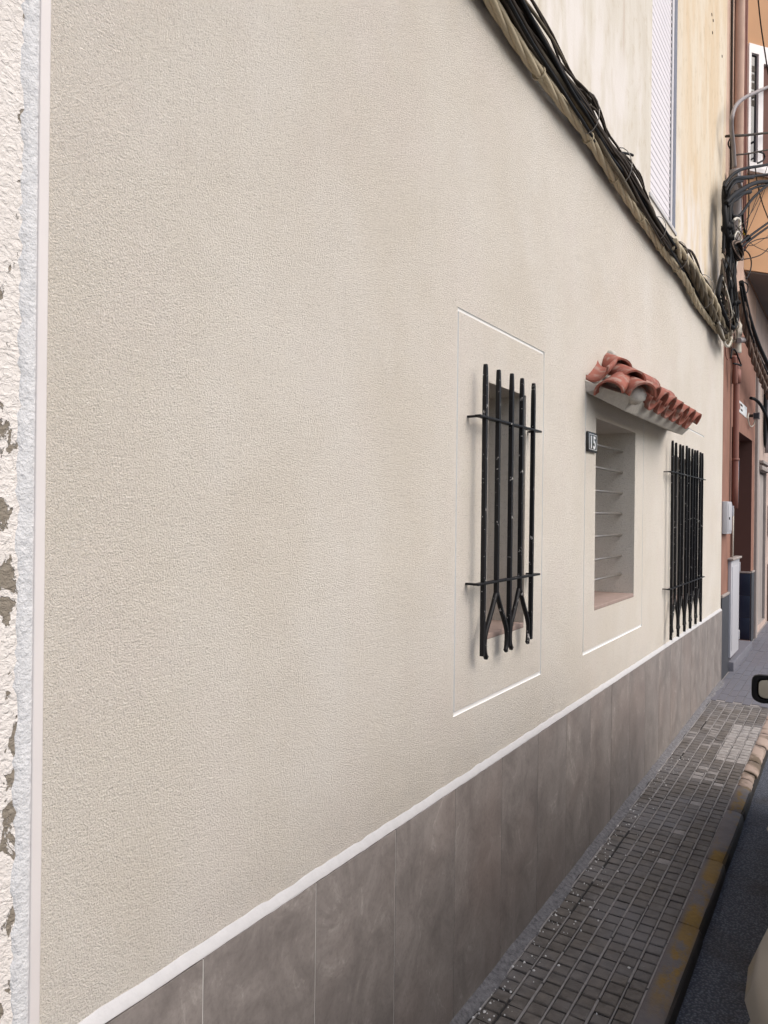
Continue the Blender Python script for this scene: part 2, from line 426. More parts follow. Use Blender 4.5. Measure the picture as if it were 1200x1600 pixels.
YE = 6.13; PX_, PY_ = .0572, .0552; X0 = .052; NC = 7
pv = MB()
def slope_box(mb, x0, x1, y0, y1, top, th, mi=0):
    n = len(mb.v)
    for dz in (-th, 0):
        for x, y in ((x0, y0), (x1, y0), (x1, y1), (x0, y1)): mb.v.append((x, y, gz(y)+top+dz))
    for q in ((0, 3, 2, 1), (4, 5, 6, 7), (0, 1, 5, 4), (1, 2, 6, 5), (2, 3, 7, 6), (3, 0, 4, 7)): mb.face(tuple(n+i for i in q), mi)
slope_box(pv, .0, .452, -1.6, YE, -.0065, .14); slope_box(pv, .0, .452, YE+.004, 24, -.0065, .14)
pav = pv.build('pavement', M['padbase']); tag(pav, kind='structure')
# paving pads
def pad_mesh(seed, lime=None):
    r = random.Random(seed); mb = MB()
    hx, hy = (PX_-.0085)/2, (PY_-.0055)/2
    add_pad(mb, 0, 0, 0, hx, hy, r, flat=True)
    return mb
def add_pad(mb, cx, cy, cz, hx, hy, r, flat=False):
    n = len(mb.v); j = lambda s: r.uniform(-s, s)
    rings = [(1.0, -.0065), (.97, -.0018), (.86, 0.0)]
    for f, z in rings:
        for sx, sy in ((-1, -1), (1, -1), (1, 1), (-1, 1)):
            y = cy+sy*hy*(f if f > .9 else f-.01)+j(.0012)
            zz = z+j(.0007)
            mb.v.append((cx+sx*hx*f+j(.0012), y, cz+zz+(0 if flat else SL*(y-cy))))
    for a in (0, 4):
        for i in range(4): k2 = (i+1) % 4; mb.face((n+a+i, n+a+k2, n+a+4+k2, n+a+4+i), 0)
    mb.face((n+8, n+9, n+10, n+11), 0)
pads = [pad_mesh(100+i).mesh('paving_block', M['pad']) for i in range(8)]
for me in pads:
    at = me.attributes.new('lime', 'FLOAT', 'FACE')
limed = [pad_mesh(200+i).mesh('paving_block', M['pad']) for i in range(3)]
for me in limed:
    at = me.attributes.new('lime', 'FLOAT', 'FACE'); at.data.foreach_set('value', [.55]*len(me.polygons))
rows = int((YE+1.5)/PY_); cand = []
for rI in range(rows):
    yc = YE-.004-PY_*(rI+.5)
    for c in range(NC): cand.append((X0+PX_*(c+.5), yc))
vis = sorted([p for p in cand if p[1] > 1.72 and p[0] > .0], key=lambda p: p[1])[:296]
vs = set(vis)
def lime_at(x, y):
    a = 0
    if x > .27 and 4.75 < y < 5.55: a = .95
    elif x > .21 and 4.3 < y < 4.6 and rnd.random() < .35: a = .7
    elif 4.9 < y < 5.6 and rnd.random() < .25: a = .5
    elif y > 5.5 and x > .12 and rnd.random() < .45: a = .25
    return a
for (x, y) in vis:
    me = limed[rnd.randrange(3)] if (rnd.random() < .03) else pads[rnd.randrange(8)]
    link('paving_block', me, pav, (x+rnd.uniform(-.001, .001), y, gz(y)+rnd.uniform(-.0012, .0008)), (math.atan(SL)+rnd.uniform(-.012, .012), rnd.uniform(-.015, .015), rnd.uniform(-.012, .012)+(math.pi if rnd.random() < .5 else 0)))
rest = MB(); lim = []
for (x, y) in cand:
    if (x, y) in vs: continue
    n0 = len(rest.f); add_pad(rest, x+rnd.uniform(-.001, .001), y, gz(y)+rnd.uniform(-.0012, .0008), (PX_-.0085)/2, (PY_-.0055)/2, rnd)
    a = lime_at(x, y); lim += [a*rnd.uniform(.75, 1)]*(len(rest.f)-n0)
ro = rest.build('paving_block', M['pad'], pav); tag(ro, kind='stuff')
at = ro.data.attributes.new('lime', 'FLOAT', 'FACE'); at.data.foreach_set('value', lim)
jm = MB()
for c in range(NC+1):                                   # cement squeezed up in the long joints
    x = X0+PX_*c; yy = -1.5
    while yy < YE-.02:
        L = rnd.uniform(.12, .3); y2 = min(yy+L, YE-.006)
        if not (c == 1 and rnd.random() < .3):
            wv = rnd.uniform(.0020, .0036)
            slope_box(jm, x-wv+rnd.uniform(-.0008, .0008), x+wv, yy, y2, rnd.uniform(-.0012, .0006), .005)
        yy = y2+rnd.uniform(0, .012)
tag(jm.build('joint_mortar', M['joint'], pav), kind='stuff')
fl = MB(); yy = -1.5                                      # cement fillet along the foot of the wall
pts_prev = None
while yy < 6.86:
    y2 = min(yy+.07, 6.86); wv = .044+rnd.uniform(-.010, .012)
    a = (.010, yy, gz(yy)+.012); 
    cur = [(.013, yy, gz(yy)+.014+rnd.uniform(-.003, .003)), (.03, yy, gz(yy)+.006), (wv, yy, gz(yy)+.0015), (wv+.004, yy, gz(yy)-.006)]
    n = len(fl.v); fl.v += cur
    if pts_prev is not None:
        for i in range(3): fl.face((pts_prev+i, pts_prev+i+1, n+i+1, n+i), 0, True)
    pts_prev = n; yy = y2 if y2 < 6.86 else 99
fl.build('mortar_fillet', M['fillet'], pav)
dr = MB()                                                 # drops of wall paint
for i in range(260):
    y = 1.75+3.0*rnd.random()**1.5; x = .05+abs(rnd.gauss(0, .055)); r = rnd.choice([.0013, .0018, .0022, .0030, .0046])*rnd.uniform(.7, 1.3)
    if rnd.random() < .08: x = rnd.uniform(.05, .44); r *= .9
    n = len(dr.v); m = 6; ph = rnd.random()*6; z = gz(y)+.0012
    for q in range(m): dr.v.append((x+r*math.cos(ph+q*math.pi/3)*rnd.uniform(.6, 1.3), y+r*1.2*math.sin(ph+q*math.pi/3)*rnd.uniform(.6, 1.3), z-.003))
    for q in range(m): v = Vector(dr.v[n+q]); dr.v.append((x+(v.x-x)*.7, y+(v.y-y)*.7, z+.0006))
    for q in range(m): k2 = (q+1) % m; dr.face((n+q, n+k2, n+m+k2, n+m+q), 0, True)
    dr.face(tuple(n+m+q for q in range(m)), 0, True)
tag(dr.build('paint_drop', M['paintwhite'], pav), kind='stuff')
# slabs beyond the expansion joint
sw, sp = .0595, .205
sm_ = MB(); sm_.box((-sw/2+.0025, -sp/2+.002, -.006), (sw/2-.0025, sp/2-.002, .001), 0); sme = sm_.mesh('paving_slab', M['slab'])
for c in range(7):
    for rI in range(30):
        y = YE+.012+sp*(rI+.5+(.5 if c % 2 else 0)*.4); x = .02+sw*(c+.5)
        link('paving_slab', sme, pav, (x, y, gz(y)+rnd.uniform(-.0008, .0008)), (math.atan(SL), 0, 0))
jb = MB(); slope_box(jb, .0, .452, YE+.008, 24, -.0030, .002); jb.build('joint_bed', M['joint'], pav)
# kerb
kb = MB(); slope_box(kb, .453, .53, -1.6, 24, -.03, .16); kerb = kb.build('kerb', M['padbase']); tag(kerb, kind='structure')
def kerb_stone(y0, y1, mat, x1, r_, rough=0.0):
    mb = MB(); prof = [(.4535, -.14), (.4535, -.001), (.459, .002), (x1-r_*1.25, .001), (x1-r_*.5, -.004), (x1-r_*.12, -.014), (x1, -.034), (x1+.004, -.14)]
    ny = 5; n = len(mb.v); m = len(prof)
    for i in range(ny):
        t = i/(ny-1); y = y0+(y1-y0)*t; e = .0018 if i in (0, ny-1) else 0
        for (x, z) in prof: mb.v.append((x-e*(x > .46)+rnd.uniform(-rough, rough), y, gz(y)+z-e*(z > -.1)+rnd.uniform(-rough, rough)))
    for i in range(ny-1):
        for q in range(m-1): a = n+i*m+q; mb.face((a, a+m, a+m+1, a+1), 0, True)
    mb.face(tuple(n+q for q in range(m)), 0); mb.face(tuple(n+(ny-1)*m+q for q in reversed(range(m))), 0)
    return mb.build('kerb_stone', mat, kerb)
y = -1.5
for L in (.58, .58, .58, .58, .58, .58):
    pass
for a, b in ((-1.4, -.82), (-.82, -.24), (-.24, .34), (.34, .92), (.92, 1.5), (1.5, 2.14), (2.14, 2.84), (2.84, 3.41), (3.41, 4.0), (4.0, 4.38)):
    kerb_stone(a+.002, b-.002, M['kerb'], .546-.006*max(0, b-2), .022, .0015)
ks = [4.38, 4.50, 4.62, 4.84, 5.17, 5.45, 5.8, 6.13, 6.5, 6.9, 7.3, 7.7, 8.1, 8.5, 8.9, 9.3]
for a, b in zip(ks, ks[1:]): kerb_stone(a+.006, b-.006, M['kerbstone'], .522+rnd.uniform(-.006, .006), .04, .003)

# ------------------------------------------------------------------ the house with number fifteen
house = thing('house', 'long beige stuccoed house front with grey tiled plinth and barred windows', 'house', (0, 3.7, 0))
YA, YB = .632, 6.862
Z0 = .672
N1 = (2.150, 2.462, 1.088, 1.898); N2 = (3.285, 3.970, 1.060, 1.912); N3 = (4.85, 5.66, .90, 1.86)
F1 = (1.930, 2.637, .879, 2.086); F2 = (3.130, 4.150, .871, 2.085); F3 = (4.43, 5.985, .70, 2.082)
zones = groove(*F1)+groove(*F2)+groove(*F3)[:1]
zones += [(*N1, -.28, 0), (*N2, -.28, 0), (*N3, -.28, 0)]
lw = relief('wall', [M['stucco'], M['groove'], M['stucco']], YA, YB, -.3, 3.10, zones, house, -.40)
uz = [(4.232, 4.885, 3.285, 5.75, -.045, 1)]
uw = relief('upper_wall', [M['upper'], M['reveal']], YA, YB, 3.103, 7.4, uz, house)
tag(uw, 'weathered cream plaster upper storey with rust runs')
# corner bead, mortar strip
mb = MB(); mb.box((-.05, .6150, -.2), (.0045, .6315, 7.3), 0, .002); mb.build('corner_bead', M['bead'], house)
# plinth
pl = MB(); pl.box((.0015, YA, -.25), (.0113, YB, Z0-.004)); plinth = pl.build('plinth', M['grout'], house)
ty = [.6325, .943, 1.271, 1.598, 1.927, 2.262, 2.587, 2.900, 3.213]
while ty[-1] < 6.5: ty.append(ty[-1]+.3265)
ty.append(YB)
tcache = {}
for a, b in zip(ty, ty[1:]):
    wv = round(b-a, 3)
    if wv not in tcache:
        t = MB(); t.box((-.004, -wv/2+.0015, -.43), (.004, wv/2-.0015, .43), 0, .0006); tcache[wv] = t.mesh('plinth_tile', M['plinth'])
    link('plinth_tile', tcache[wv], plinth, (.0085+rnd.uniform(-.0004, .0004), (a+b)/2, Z0-.432+rnd.uniform(-.0015, .0015)))
# white bevelled strip over the plinth
st = MB(); n = 0; prev = None; yy = YA
while True:
    j = rnd.uniform(-.0025, .0025)
    cur = [(.0, yy, Z0+.0195+j), (.003, yy, Z0+.017+j), (.0125, yy, Z0+.0025), (.0128, yy, Z0+.0003+j*.4), (.0, yy, Z0-.003)]
    i0 = len(st.v); st.v += cur
    if prev is not None:
        for q in range(4): st.face((prev+q, i0+q, i0+q+1, prev+q+1)[::-1], 0, q < 2)
    prev = i0
    if yy >= YB: break
    yy = min(yy+.025, YB)
st.build('white_strip', M['trim'], house)

# niche sills
for (a, b, c, e), d in ((N1, .275), (N2, .275), (N3, .275)):
    s = MB(); s.box((-d, a+.002, c-.012), (.001, b-.002, c+.006), 0, .002); s.build('window_sill', M['sillclay'], house)
for (a, b, c, e) in (N1, N2, N3):
    wb = MB(); wb.box((-.278, a+.004, c+.01), (-.262, b-.004, e-.004), 0, .002); wo = wb.build('window', M['pvc'], house)
    wb = MB(); wb.box((-.2615, a+.045, c+.05), (-.258, b-.045, e-.045)); wb.build('pane', M['glass'], wo)
# rods in the second opening
rodm = MB(); rodm.tube([(0, -.36, 0), (0, .36, 0)], .0065, 8); rme = rodm.mesh('steel_rod', M['steel'])
for p in ((-0.070,3.952,1.815), (-0.070,3.950,1.706), (-0.070,3.948,1.594), (-0.070,3.947,1.486), (-0.070,3.945,1.374), (-0.070,3.944,1.263), (-0.070,3.942,1.166)):
    link('steel_rod', rme, house, (-.068, 3.63, p[2]), (rnd.uniform(-.004, .004), 0, 0))

# iron grilles
def bar_mesh(z0, z1, wv=.0125, taper=True):
    mb = MB(); n = len(mb.v); lv = [(z0, 1), (z0+.01, 1), (z1-.06, 1), (z1-.010, .86), (z1, .74)] if taper else [(z0, 1), (z1, 1)]
    for z, f in lv:
        h = wv/2*f
        for sx, sy in ((-1, -1), (1, -1), (1, 1), (-1, 1)): mb.v.append((sx*h, sy*h, z))
    for i in range(len(lv)-1):
        for q in range(4): k2 = (q+1) % 4; a = n+i*4; mb.face((a+q, a+k2, a+4+k2, a+4+q))
    mb.face((n+3, n+2, n+1, n)); a = n+4*(len(lv)-1); mb.face((a, a+1, a+2, a+3))
    return mb
def grille(ybars, z_top, z_low, z_split, rails, ry, label, xg=.038, wv=.0132, long0=True):
    """long bars alternate with bars that fork into an arch below the lower rail"""
    g = thing('window_grille', None, None); g.parent = house; g.location = -house.location; g['label'] = label
    for z in rails:
        fr = MB(); fr.box((xg-.010, ry[0], z-.0035), (xg+.010, ry[1], z+.0035), 0, .001); fr.build('rail', M['iron'], g)
    lm = bar_mesh(z_low, z_top, wv).mesh('bar', M['iron']); sm2 = bar_mesh(z_split, z_top, wv).mesh('bar', M['iron'])
    for i, yb in enumerate(ybars):
        long_ = (i % 2 == 0)
        link('bar', lm if long_ else sm2, g, (xg, yb, rnd.uniform(-.004, .004)), (rnd.uniform(-.003, .003), rnd.uniform(-.002, .002), 0))
        if not long_:
            yl, yr = ybars[i-1], ybars[i+1] if i+1 < len(ybars) else yb+(yb-ybars[i-1])
            for sgn, yo in ((-1, yl), (1, yr)):
                dy = abs(yo-yb)
                f = MB(); e = wv*.95
                path = smooth([(xg, yb+sgn*.004, z_split+.006), (xg, yb+sgn*dy*.35, z_split-.045), (xg, yb+sgn*(dy-wv*1.3), z_split-.115), (xg, yb+sgn*(dy-wv*1.05), z_split-.165), (xg+.002, yb+sgn*(dy-wv*2.0), z_split-.190)], 4)
                f.tube(path, [e*.66]*(len(path)-3)+[e*.62, e*.7, e*.35], 4)
                f.build('forked_scroll', M['iron'], g)
    # stubs that run back into the masonry
    for z in rails:
        for yq in (ry[0]+.012, ry[1]-.012):
            sb = MB(); sb.box((-.02, yq-.006, z-.0030), (xg-.0105, yq+.006, z+.0030)); sb.build('wall_anchor', M['iron'], g)
    return g
grille([2.046, 2.142, 2.240, 2.328, 2.424], 1.933, 1.045, 1.222, (1.771, 1.266), (1.992, 2.494), 'first grille with five spiked bars and two forked arches')
nb = 11; y0, y1 = 4.715, 5.700
gb = [y0+(y1-y0)*i/(nb-1) for i in range(nb)]
grille(gb, 1.932, .718, .955, (1.742, 1.035), (4.63, 5.79), 'far grille with eleven close set black bars', wv=.0150)

# clay tile hood over the second opening
hood = MB()
hood.hull([(0, 3.13, 2.008), (0, 4.72, 2.0), (.125, 3.275, 1.936), (.125, 4.52, 1.946), (.165, 3.245, 1.99), (.165, 4.53, 1.985), (0, 3.115, 2.055), (0, 3.42, 2.17), (0, 4.75, 2.17), (.08, 3.16, 2.02), (0.0, 4.74, 2.03)], 0)
hd = hood.build('tile_hood', M['hoodmortar'], house); tag(hd, 'small hipped hood of red clay tiles bedded in cement')
def barrel(L, r0, r1, th_=.0085, seg=10):
    mb = MB(); nx = 4; n = 0; ring = []
    for i in range(nx):
        t = i/(nx-1); r = r0+(r1-r0)*t
        for rr in (r, r-th_):
            for q in range(seg+1):
                a = math.pi*q/seg; mb.v.append((L*t, rr*math.cos(a), rr*math.sin(a)*.95))
    S = 2*(seg+1)
    for i in range(nx-1):
        for q in range(seg):
            a = i*S+q; mb.face((a, a+1, a+S+1, a+S), 0, True)
            b = i*S+seg+1+q; mb.face((b, b+S, b+S+1, b+1), 0, True)
        for q in (0, seg): a = i*S+q; b = i*S+seg+1+q; mb.face((a, a+S, b+S, b) if q == 0 else (a, b, b+S, a+S))
    for i in (0, nx-1):
        for q in range(seg):
            a = i*S+q; b = i*S+seg+1+q
            mb.face((a, b, b+1, a+1) if i == 0 else (a, a+1, b+1, b))
    return mb
t_front = barrel(.24, .052, .068).mesh('roof_tile', M['clay']); t_hip = barrel(.165, .050, .066).mesh('roof_tile', M['clay']); t_ridge = barrel(.42, .056, .066).mesh('roof_tile', M['clay'])
t_side = barrel(.20, .048, .064).mesh('roof_tile', M['clay'])
def tile(me, a, b, up_=(0, 0, 1), inv=False):
    a, b = Vector(a), Vector(b); x = (b-a).normalized(); z = Vector(up_); z = (z-x*z.dot(x)).normalized()
    if inv: z = -z
    yv = z.cross(x); mt = Matrix((x, yv, z)).transposed().to_4x4()
    rot = mt.to_euler()
    return link('roof_tile', me, hd, a, (rot.x+rnd.uniform(-.015, .015), rot.y+rnd.uniform(-.015, .015), rot.z+rnd.uniform(-.02, .02)))
pit = .168
for i in range(7):
    y = 3.43+pit*i
    tile(t_front, (.01, y, 2.135), (.205, y, 2.000))
    if i < 6: tile(t_front, (.01, y+pit/2, 2.150), (.198, y+pit/2, 2.025), inv=True)
tile(t_hip, (-.03, 3.470, 2.200), (.075, 3.365, 2.125)); tile(t_hip, (.05, 3.395, 2.130), (.145, 3.300, 2.060)); tile(t_hip, (.11, 3.340, 2.062), (.205, 3.238, 1.990))
tile(t_side, (.040, 3.300, 2.175), (.036, 3.105, 2.098), inv=True); tile(t_side, (.105, 3.300, 2.070), (.105, 3.165, 2.010))
tile(t_ridge, (.055, 3.56, 2.135), (.055, 4.0, 2.145)); tile(t_ridge, (.060, 3.95, 2.120), (.060, 4.40, 2.130)); tile(t_ridge, (.060, 4.36, 2.10), (.060, 4.75, 2.10))
for p, r in (((.075, 3.36, 2.115), .042), ((.145, 3.30, 2.045), .042), ((.07, 3.25, 2.05), .045), ((.012, 3.46, 2.22), .03), ((.175, 3.275, 2.0), .046), ((.07, 4.38, 2.1), .05), ((.07, 3.98, 2.11), .05)):
    bm = bmesh.new(); bmesh.ops.create_icosphere(bm, subdivisions=2, radius=r)
    for q in bm.verts: q.co *= rnd.uniform(.8, 1.1)
    bmesh.ops.translate(bm, vec=p, verts=bm.verts); bd = MB(); bd.addbm(bm, 0, True); bd.build('cement_bed', M['hoodmortar'], hd)

# upper window with lowered shutter
wf = MB(); wf.box((-.043, 4.85, 3.292), (-.018, 4.8845, 5.74), 0, .002); wf.box((-.043, 4.2325, 3.2855), (-.018, 4.262, 5.74), 0, .002)
win = wf.build('window', M['pvc'], house); tag(win, 'upper window closed by a white roller shutter')
sh = MB(); z = 3.31; n = 0
while z < 5.7:
    for dz, dx in ((0, -.0325), (.004, -.029), (.037, -.029), (.041, -.0325)):
        sh.v += [(dx, 4.263, z+dz), (dx, 4.848, z+dz)]
    z += .042
for i in range(len(sh.v)//2-1): sh.face((2*i, 2*i+1, 2*i+3, 2*i+2))
sh.build('roller_shutter', M['shutter'], win)
gd = MB(); z = 3.33
while z < 5.6: gd.box((-.030, 4.8405, z), (-.0265, 4.8485, z+.022)); z += .042
tag(gd.build('shutter_guide', M['plaqueblack'], win), kind='stuff')
s = MB(); s.box((-.04, 4.20, 3.245), (.008, 4.90, 3.268), 0, .002); s.build('window_sill', M['trim'], win)
s = MB(); s.box((-.035, 4.235, 3.2695), (-.006, 4.88, 3.2835)); s.build('sill_joint', M['padbase'], win)
for p in ((0.000,6.099,5.335), (0.000,6.159,5.324), (0.000,6.137,5.217), (0.000,6.601,5.279)):
    hp = MB(); hp.box((-.01, p[1]-.009, p[2]-.009), (.004, p[1]+.009, p[2]+.009), 0, .003); hp.build('wall_plug', M['cablebrown'], house)

# house number plaque
pq = thing('house_number_plaque', 'small black plaque with white number 15 beside the rod barred opening', 'house number', (0, 3.2, 1.80))
mb = MB(); mb.box((.001, 3.137, 1.752), (.012, 3.268, 1.840), 0, .004); mb.build('plate', M['plaqueblack'], pq)
mb = MB(); x = .0122
for q in ((3.148, 3.2575, 1.7625, 1.7645), (3.148, 3.2575, 1.8275, 1.8295), (3.148, 3.1505, 1.7645, 1.8275), (3.255, 3.2575, 1.7645, 1.8275)): mb.box((x, q[0], q[2]), (x+.0012, q[1], q[3]))
mb.build('border', M['plaquewhite'], pq)
for ch, yc in (('1', 3.176), ('5', 3.220)):
    cu_ = bpy.data.curves.new('digit', 'FONT'); cu_.body = ch; cu_.size = .076; cu_.extrude = .0008; cu_.offset = .0016; cu_.align_x = 'CENTER'
    tmp = bpy.data.objects.new('tmp', cu_); COL.objects.link(tmp); dg = bpy.context.evaluated_depsgraph_get()
    me = bpy.data.meshes.new_from_object(tmp.evaluated_get(dg)); bpy.data.objects.remove(tmp); bpy.data.curves.remove(cu_)
    me.materials.clear(); me.materials.append(M['plaquewhite'])
    # text x -> +y, text y -> +z, normal -> +x
    me.transform(Matrix(((0, 0, 1, .0130), (1.05, 0, 0, yc), (0, 1, 0, 1.769), (0, 0, 0, 1))))
    link('digit', me, pq)

# ------------------------------------------------------------------ the flaking house on the left
nbh = thing('house', 'white roughcast house wall with flaking paint at the left edge', 'house', (0, -.6, 0))
relief('wall', [M['flaky']], -3.0, .5985, -.3, 7.4, [], nbh)
ms = MB(); prev = None; z = -.2
while z < 7.3:
    a = .5985-.004+rnd.uniform(-.005, .004); cur = [(.0, a-.003, z), (.003, a+.001, z), (.0035, .611, z), (.0015, .6155, z)]
    i0 = len(ms.v); ms.v += cur
    if prev is not None:
        for q in range(3): ms.face((prev+q, prev+q+1, i0+q+1, i0+q), 0, True)
    prev = i0; z += .012
ms.build('mortar_strip', M['mortar'], nbh)

# ------------------------------------------------------------------ terracotta house with orange bay
tc = thing('house', 'terracotta house with an orange bay above and a deep dark doorway', 'house', (0, 8, 0))
D = (7.395, 8.90, .13, 2.30)
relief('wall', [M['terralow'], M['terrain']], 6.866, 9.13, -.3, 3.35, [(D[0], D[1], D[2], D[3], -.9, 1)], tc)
relief('upper_wall', [M['salmon']], 6.866, 9.13, 3.353, 8.2, [], tc)
mb = MB(); mb.box((.001, 6.868, -.2), (.012, D[0], .775), 0, .002); mb.build('dado', M['slate'], tc); mb = MB(); mb.box((.001, D[1], -.2), (.012, 9.128, .86), 0, .002); mb.build('dado', M['slate'], tc)
mb = MB(); mb.box((.0, 6.868, .776), (.018, D[0], .800), 0, .004); mb.build('dado_cap', M['cap'], tc); mb = MB(); mb.box((.0, D[1]-.0, .861), (.018, 9.128, .882), 0, .004); mb.build('dado_cap', M['cap'], tc)
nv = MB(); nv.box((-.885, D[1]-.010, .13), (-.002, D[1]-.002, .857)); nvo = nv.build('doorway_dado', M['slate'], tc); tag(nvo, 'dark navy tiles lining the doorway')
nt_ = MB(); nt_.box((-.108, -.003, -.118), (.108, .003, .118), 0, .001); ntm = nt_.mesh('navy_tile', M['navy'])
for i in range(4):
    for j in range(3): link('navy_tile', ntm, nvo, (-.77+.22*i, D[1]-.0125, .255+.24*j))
mb = MB(); mb.box((-.885, D[1]-.02, .858), (.005, D[1]-.002, .876), 0, .002); mb.build('dado_cap', M['cap'], tc)
mb = MB(); mb.box((-.88, D[0]-.13, .02), (.055, 8.62, .165), 0, .006); mb.build('doorstep', M['slab'], tc)
dl = MB(); dl.box((.001, 7.245, .205), (.030, 7.76, 1.075), 0, .003); lf = dl.build('half_door', M['white'], tc); tag(lf, 'white half height door leaf at the doorway')
mb = MB(); mb.box((.0305, 7.30, .26), (.034, 7.71, 1.02), 0, .001); mb.build('panel', M['white'], lf)
for z in (.30, .95):
    mb = MB(); mb.box((.012, 7.762, z), (.036, 7.785, z+.09), 0, .003); mb.build('hinge', M['white'], lf)
mb = MB(); mb.box((-.01, 7.22, 1.08), (.05, 7.78, 1.10), 0, .004); mb.build('top_rail', M['cap'], lf)
dp = MB(); dp.tube(smooth([(.045, 7.31, 3.25), (.045, 7.31, 2.65), (.045, 7.31, 1.55)], 4), .026, 10); pipe = dp.build('drainpipe', M['pipe'], tc)
for za, zb, rr in ((2.68, 2.80, .038), (1.98, 2.0, .032)):
    mb = MB(); mb.tube([(.045, 7.31, za), (.045, 7.31, zb)], rr, 10); mb.build('pipe_collar', M['pipe'], pipe)
mb = MB(); mb.tube([(.045, 7.33, 1.98), (.045, 7.33, 1.60)], .026, 10); mb.build('metal_sleeve', M['chrome'], pipe)
mb = MB(); mb.tube([(.02, 7.38, 1.62), (.02, 7.38, 1.10)], .009, 6); mb.build('thin_pipe', M['creampipe'], tc)
# bay
bv = Vector((math.sin(R(38)), math.cos(R(38)))); S0 = Vector((.004, 8.06)); tL = 1.05
E0 = S0+bv*tL; bay = MB()
bay.prism([(S0.x-.001, S0.y), (E0.x, E0.y), (E0.x, E0.y+2.6), (.004, E0.y+3.4)], 3.93, 7.6)
bo = bay.build('bay', M['orange'], tc); tag(bo, 'orange rendered bay with a white framed window')
sf = MB(); pin = lambda p, q: (p.x*(1-q)+q*.4, p.y*(1-q)+q*9.6)
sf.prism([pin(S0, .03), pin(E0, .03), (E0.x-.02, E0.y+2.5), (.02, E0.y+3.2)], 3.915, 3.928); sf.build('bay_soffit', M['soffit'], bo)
nrm = Vector((bv.y, -bv.x))
def bayp(t, z, off): q = S0+bv*t+nrm*off; return (q.x, q.y, z)
def baybox(mb, t0, t1, z0, z1, o0, o1, mi=0):
    n = len(mb.v); mb.v += [bayp(t, z, o) for z in (z0, z1) for (t, o) in ((t0, o0), (t1, o0), (t1, o1), (t0, o1))]
    for q in ((0, 3, 2, 1), (4, 5, 6, 7), (0, 1, 5, 4), (1, 2, 6, 5), (2, 3, 7, 6), (3, 0, 4, 7)): mb.face(tuple(n+i for i in q), mi)
bw = MB()
ZT, ZB = 6.16, 4.93
for (a, b, c, e) in ((.0, .03, ZB, ZT), (.122, .185, ZB, ZT), (.80, .86, ZB, ZT), (.03, .122, ZT-.09, ZT), (.185, .80, ZT-.17, ZT), (.03, .122, ZB, ZB+.06), (.185, .80, ZB, ZB+.06)): baybox(bw, a, b, c, e, .002, .035)
bwo = bw.build('window', M['pvc'], bo)
g_ = MB(); baybox(g_, .03, .122, ZB+.06, ZT-.09, .004, .008); g_.build('pane', M['glass'], bwo)
g_ = MB(); baybox(g_, .185, .80, ZB+.06, ZT-.17, .004, .008); g_.build('pane', M['curtain'], bwo)
g_ = MB()
for i in range(5): baybox(g_, .032, .10, ZT-.26-.085*i, ZT-.20-.085*i, .0082, .011)
g_.build('blind', M['slatgrey'], bwo)
g_ = MB(); baybox(g_, .0, .9, ZB-.045, ZB-.003, .002, .06); g_.build('window_sill', M['pvc'], bwo)
g_ = MB(); baybox(g_, -.0, .95, ZT+.003, ZT+.06, .002, .012); g_.build('lintel_band', M['orange'], bwo)
# things on the terracotta wall
mbx = thing('meter_box', 'white utility meter box fixed at the corner of the terracotta house', 'meter box', (.02, 7.0, 1.32))
mb = MB(); mb.box((.001, 6.875, 1.325), (.044, 7.12, 1.605), 0, .004); mb.build('case', M['white'], mbx)
mb = MB(); mb.box((.0445, 6.895, 1.35), (.050, 7.10, 1.59), 0, .003); mb.build('lid', M['white'], mbx)
mb = MB(); mb.tube([(.049, 6.93, 1.46), (.056, 6.93, 1.46)], .012, 8); mb.build('lock', M['plaqueblack'], mbx)
mb = MB(); mb.box((.0445, 7.105, 1.48), (.062, 7.118, 1.57), 0, .003); mb.build('latch', M['white'], mbx)
stk = MB(); y0, y1 = 7.72, 8.40
stk.box((.001, y0, 2.49), (.004, y1, 2.60)); so_ = stk.build('sticker', M['plaquewhite']); tag(so_, 'white weathered sticker on the terracotta wall above the doorway', 'sticker')
mb = MB(); mb.box((.0045, 7.95, 2.515), (.0055, 8.06, 2.535)); mb.box((.0045, 7.92, 2.56), (.0055, 8.06, 2.58)); mb.build('print', M['cablebrown'], so_)
mb = MB(); mb.box((.0045, y0+.01, 2.515), (.0055, 7.9, 2.575)); mb.build('torn_corner', M['pipe'], so_)
lamp = thing('wall_lamp', 'square floodlight with pale frame on the wall above the doorway', 'lamp', (0.020,8.846,2.564))
L0 = Vector((0.070,8.613,2.534))
mb = MB(); mb.box((L0.x-.032, L0.y-.012, L0.z-.036), (L0.x+.032, L0.y+.02, L0.z+.036), 0, .004); mb.build('frame', M['conduit'], lamp)
mb = MB(); mb.box((L0.x-.024, L0.y-.0145, L0.z-.028), (L0.x+.024, L0.y-.0115, L0.z+.028), 0, .001); mb.build('lens', M['slate'], lamp)
mb = MB(); mb.box((.0, L0.y-.01, L0.z-.01), (L0.x-.03, L0.y+.01, L0.z+.02), 0, .003); mb.build('bracket', M['cablebrown'], lamp)
mb = MB(); mb.tube(smooth([(.02, L0.y-.2, L0.z+.01), (.02, L0.y-.26, L0.z-.06), (.02, L0.y-.1, L0.z-.11), (.04, L0.y, L0.z-.1), (.06, L0.y, L0.z-.03)], 5), .006, 5); mb.build('lead', M['creampipe'], lamp)

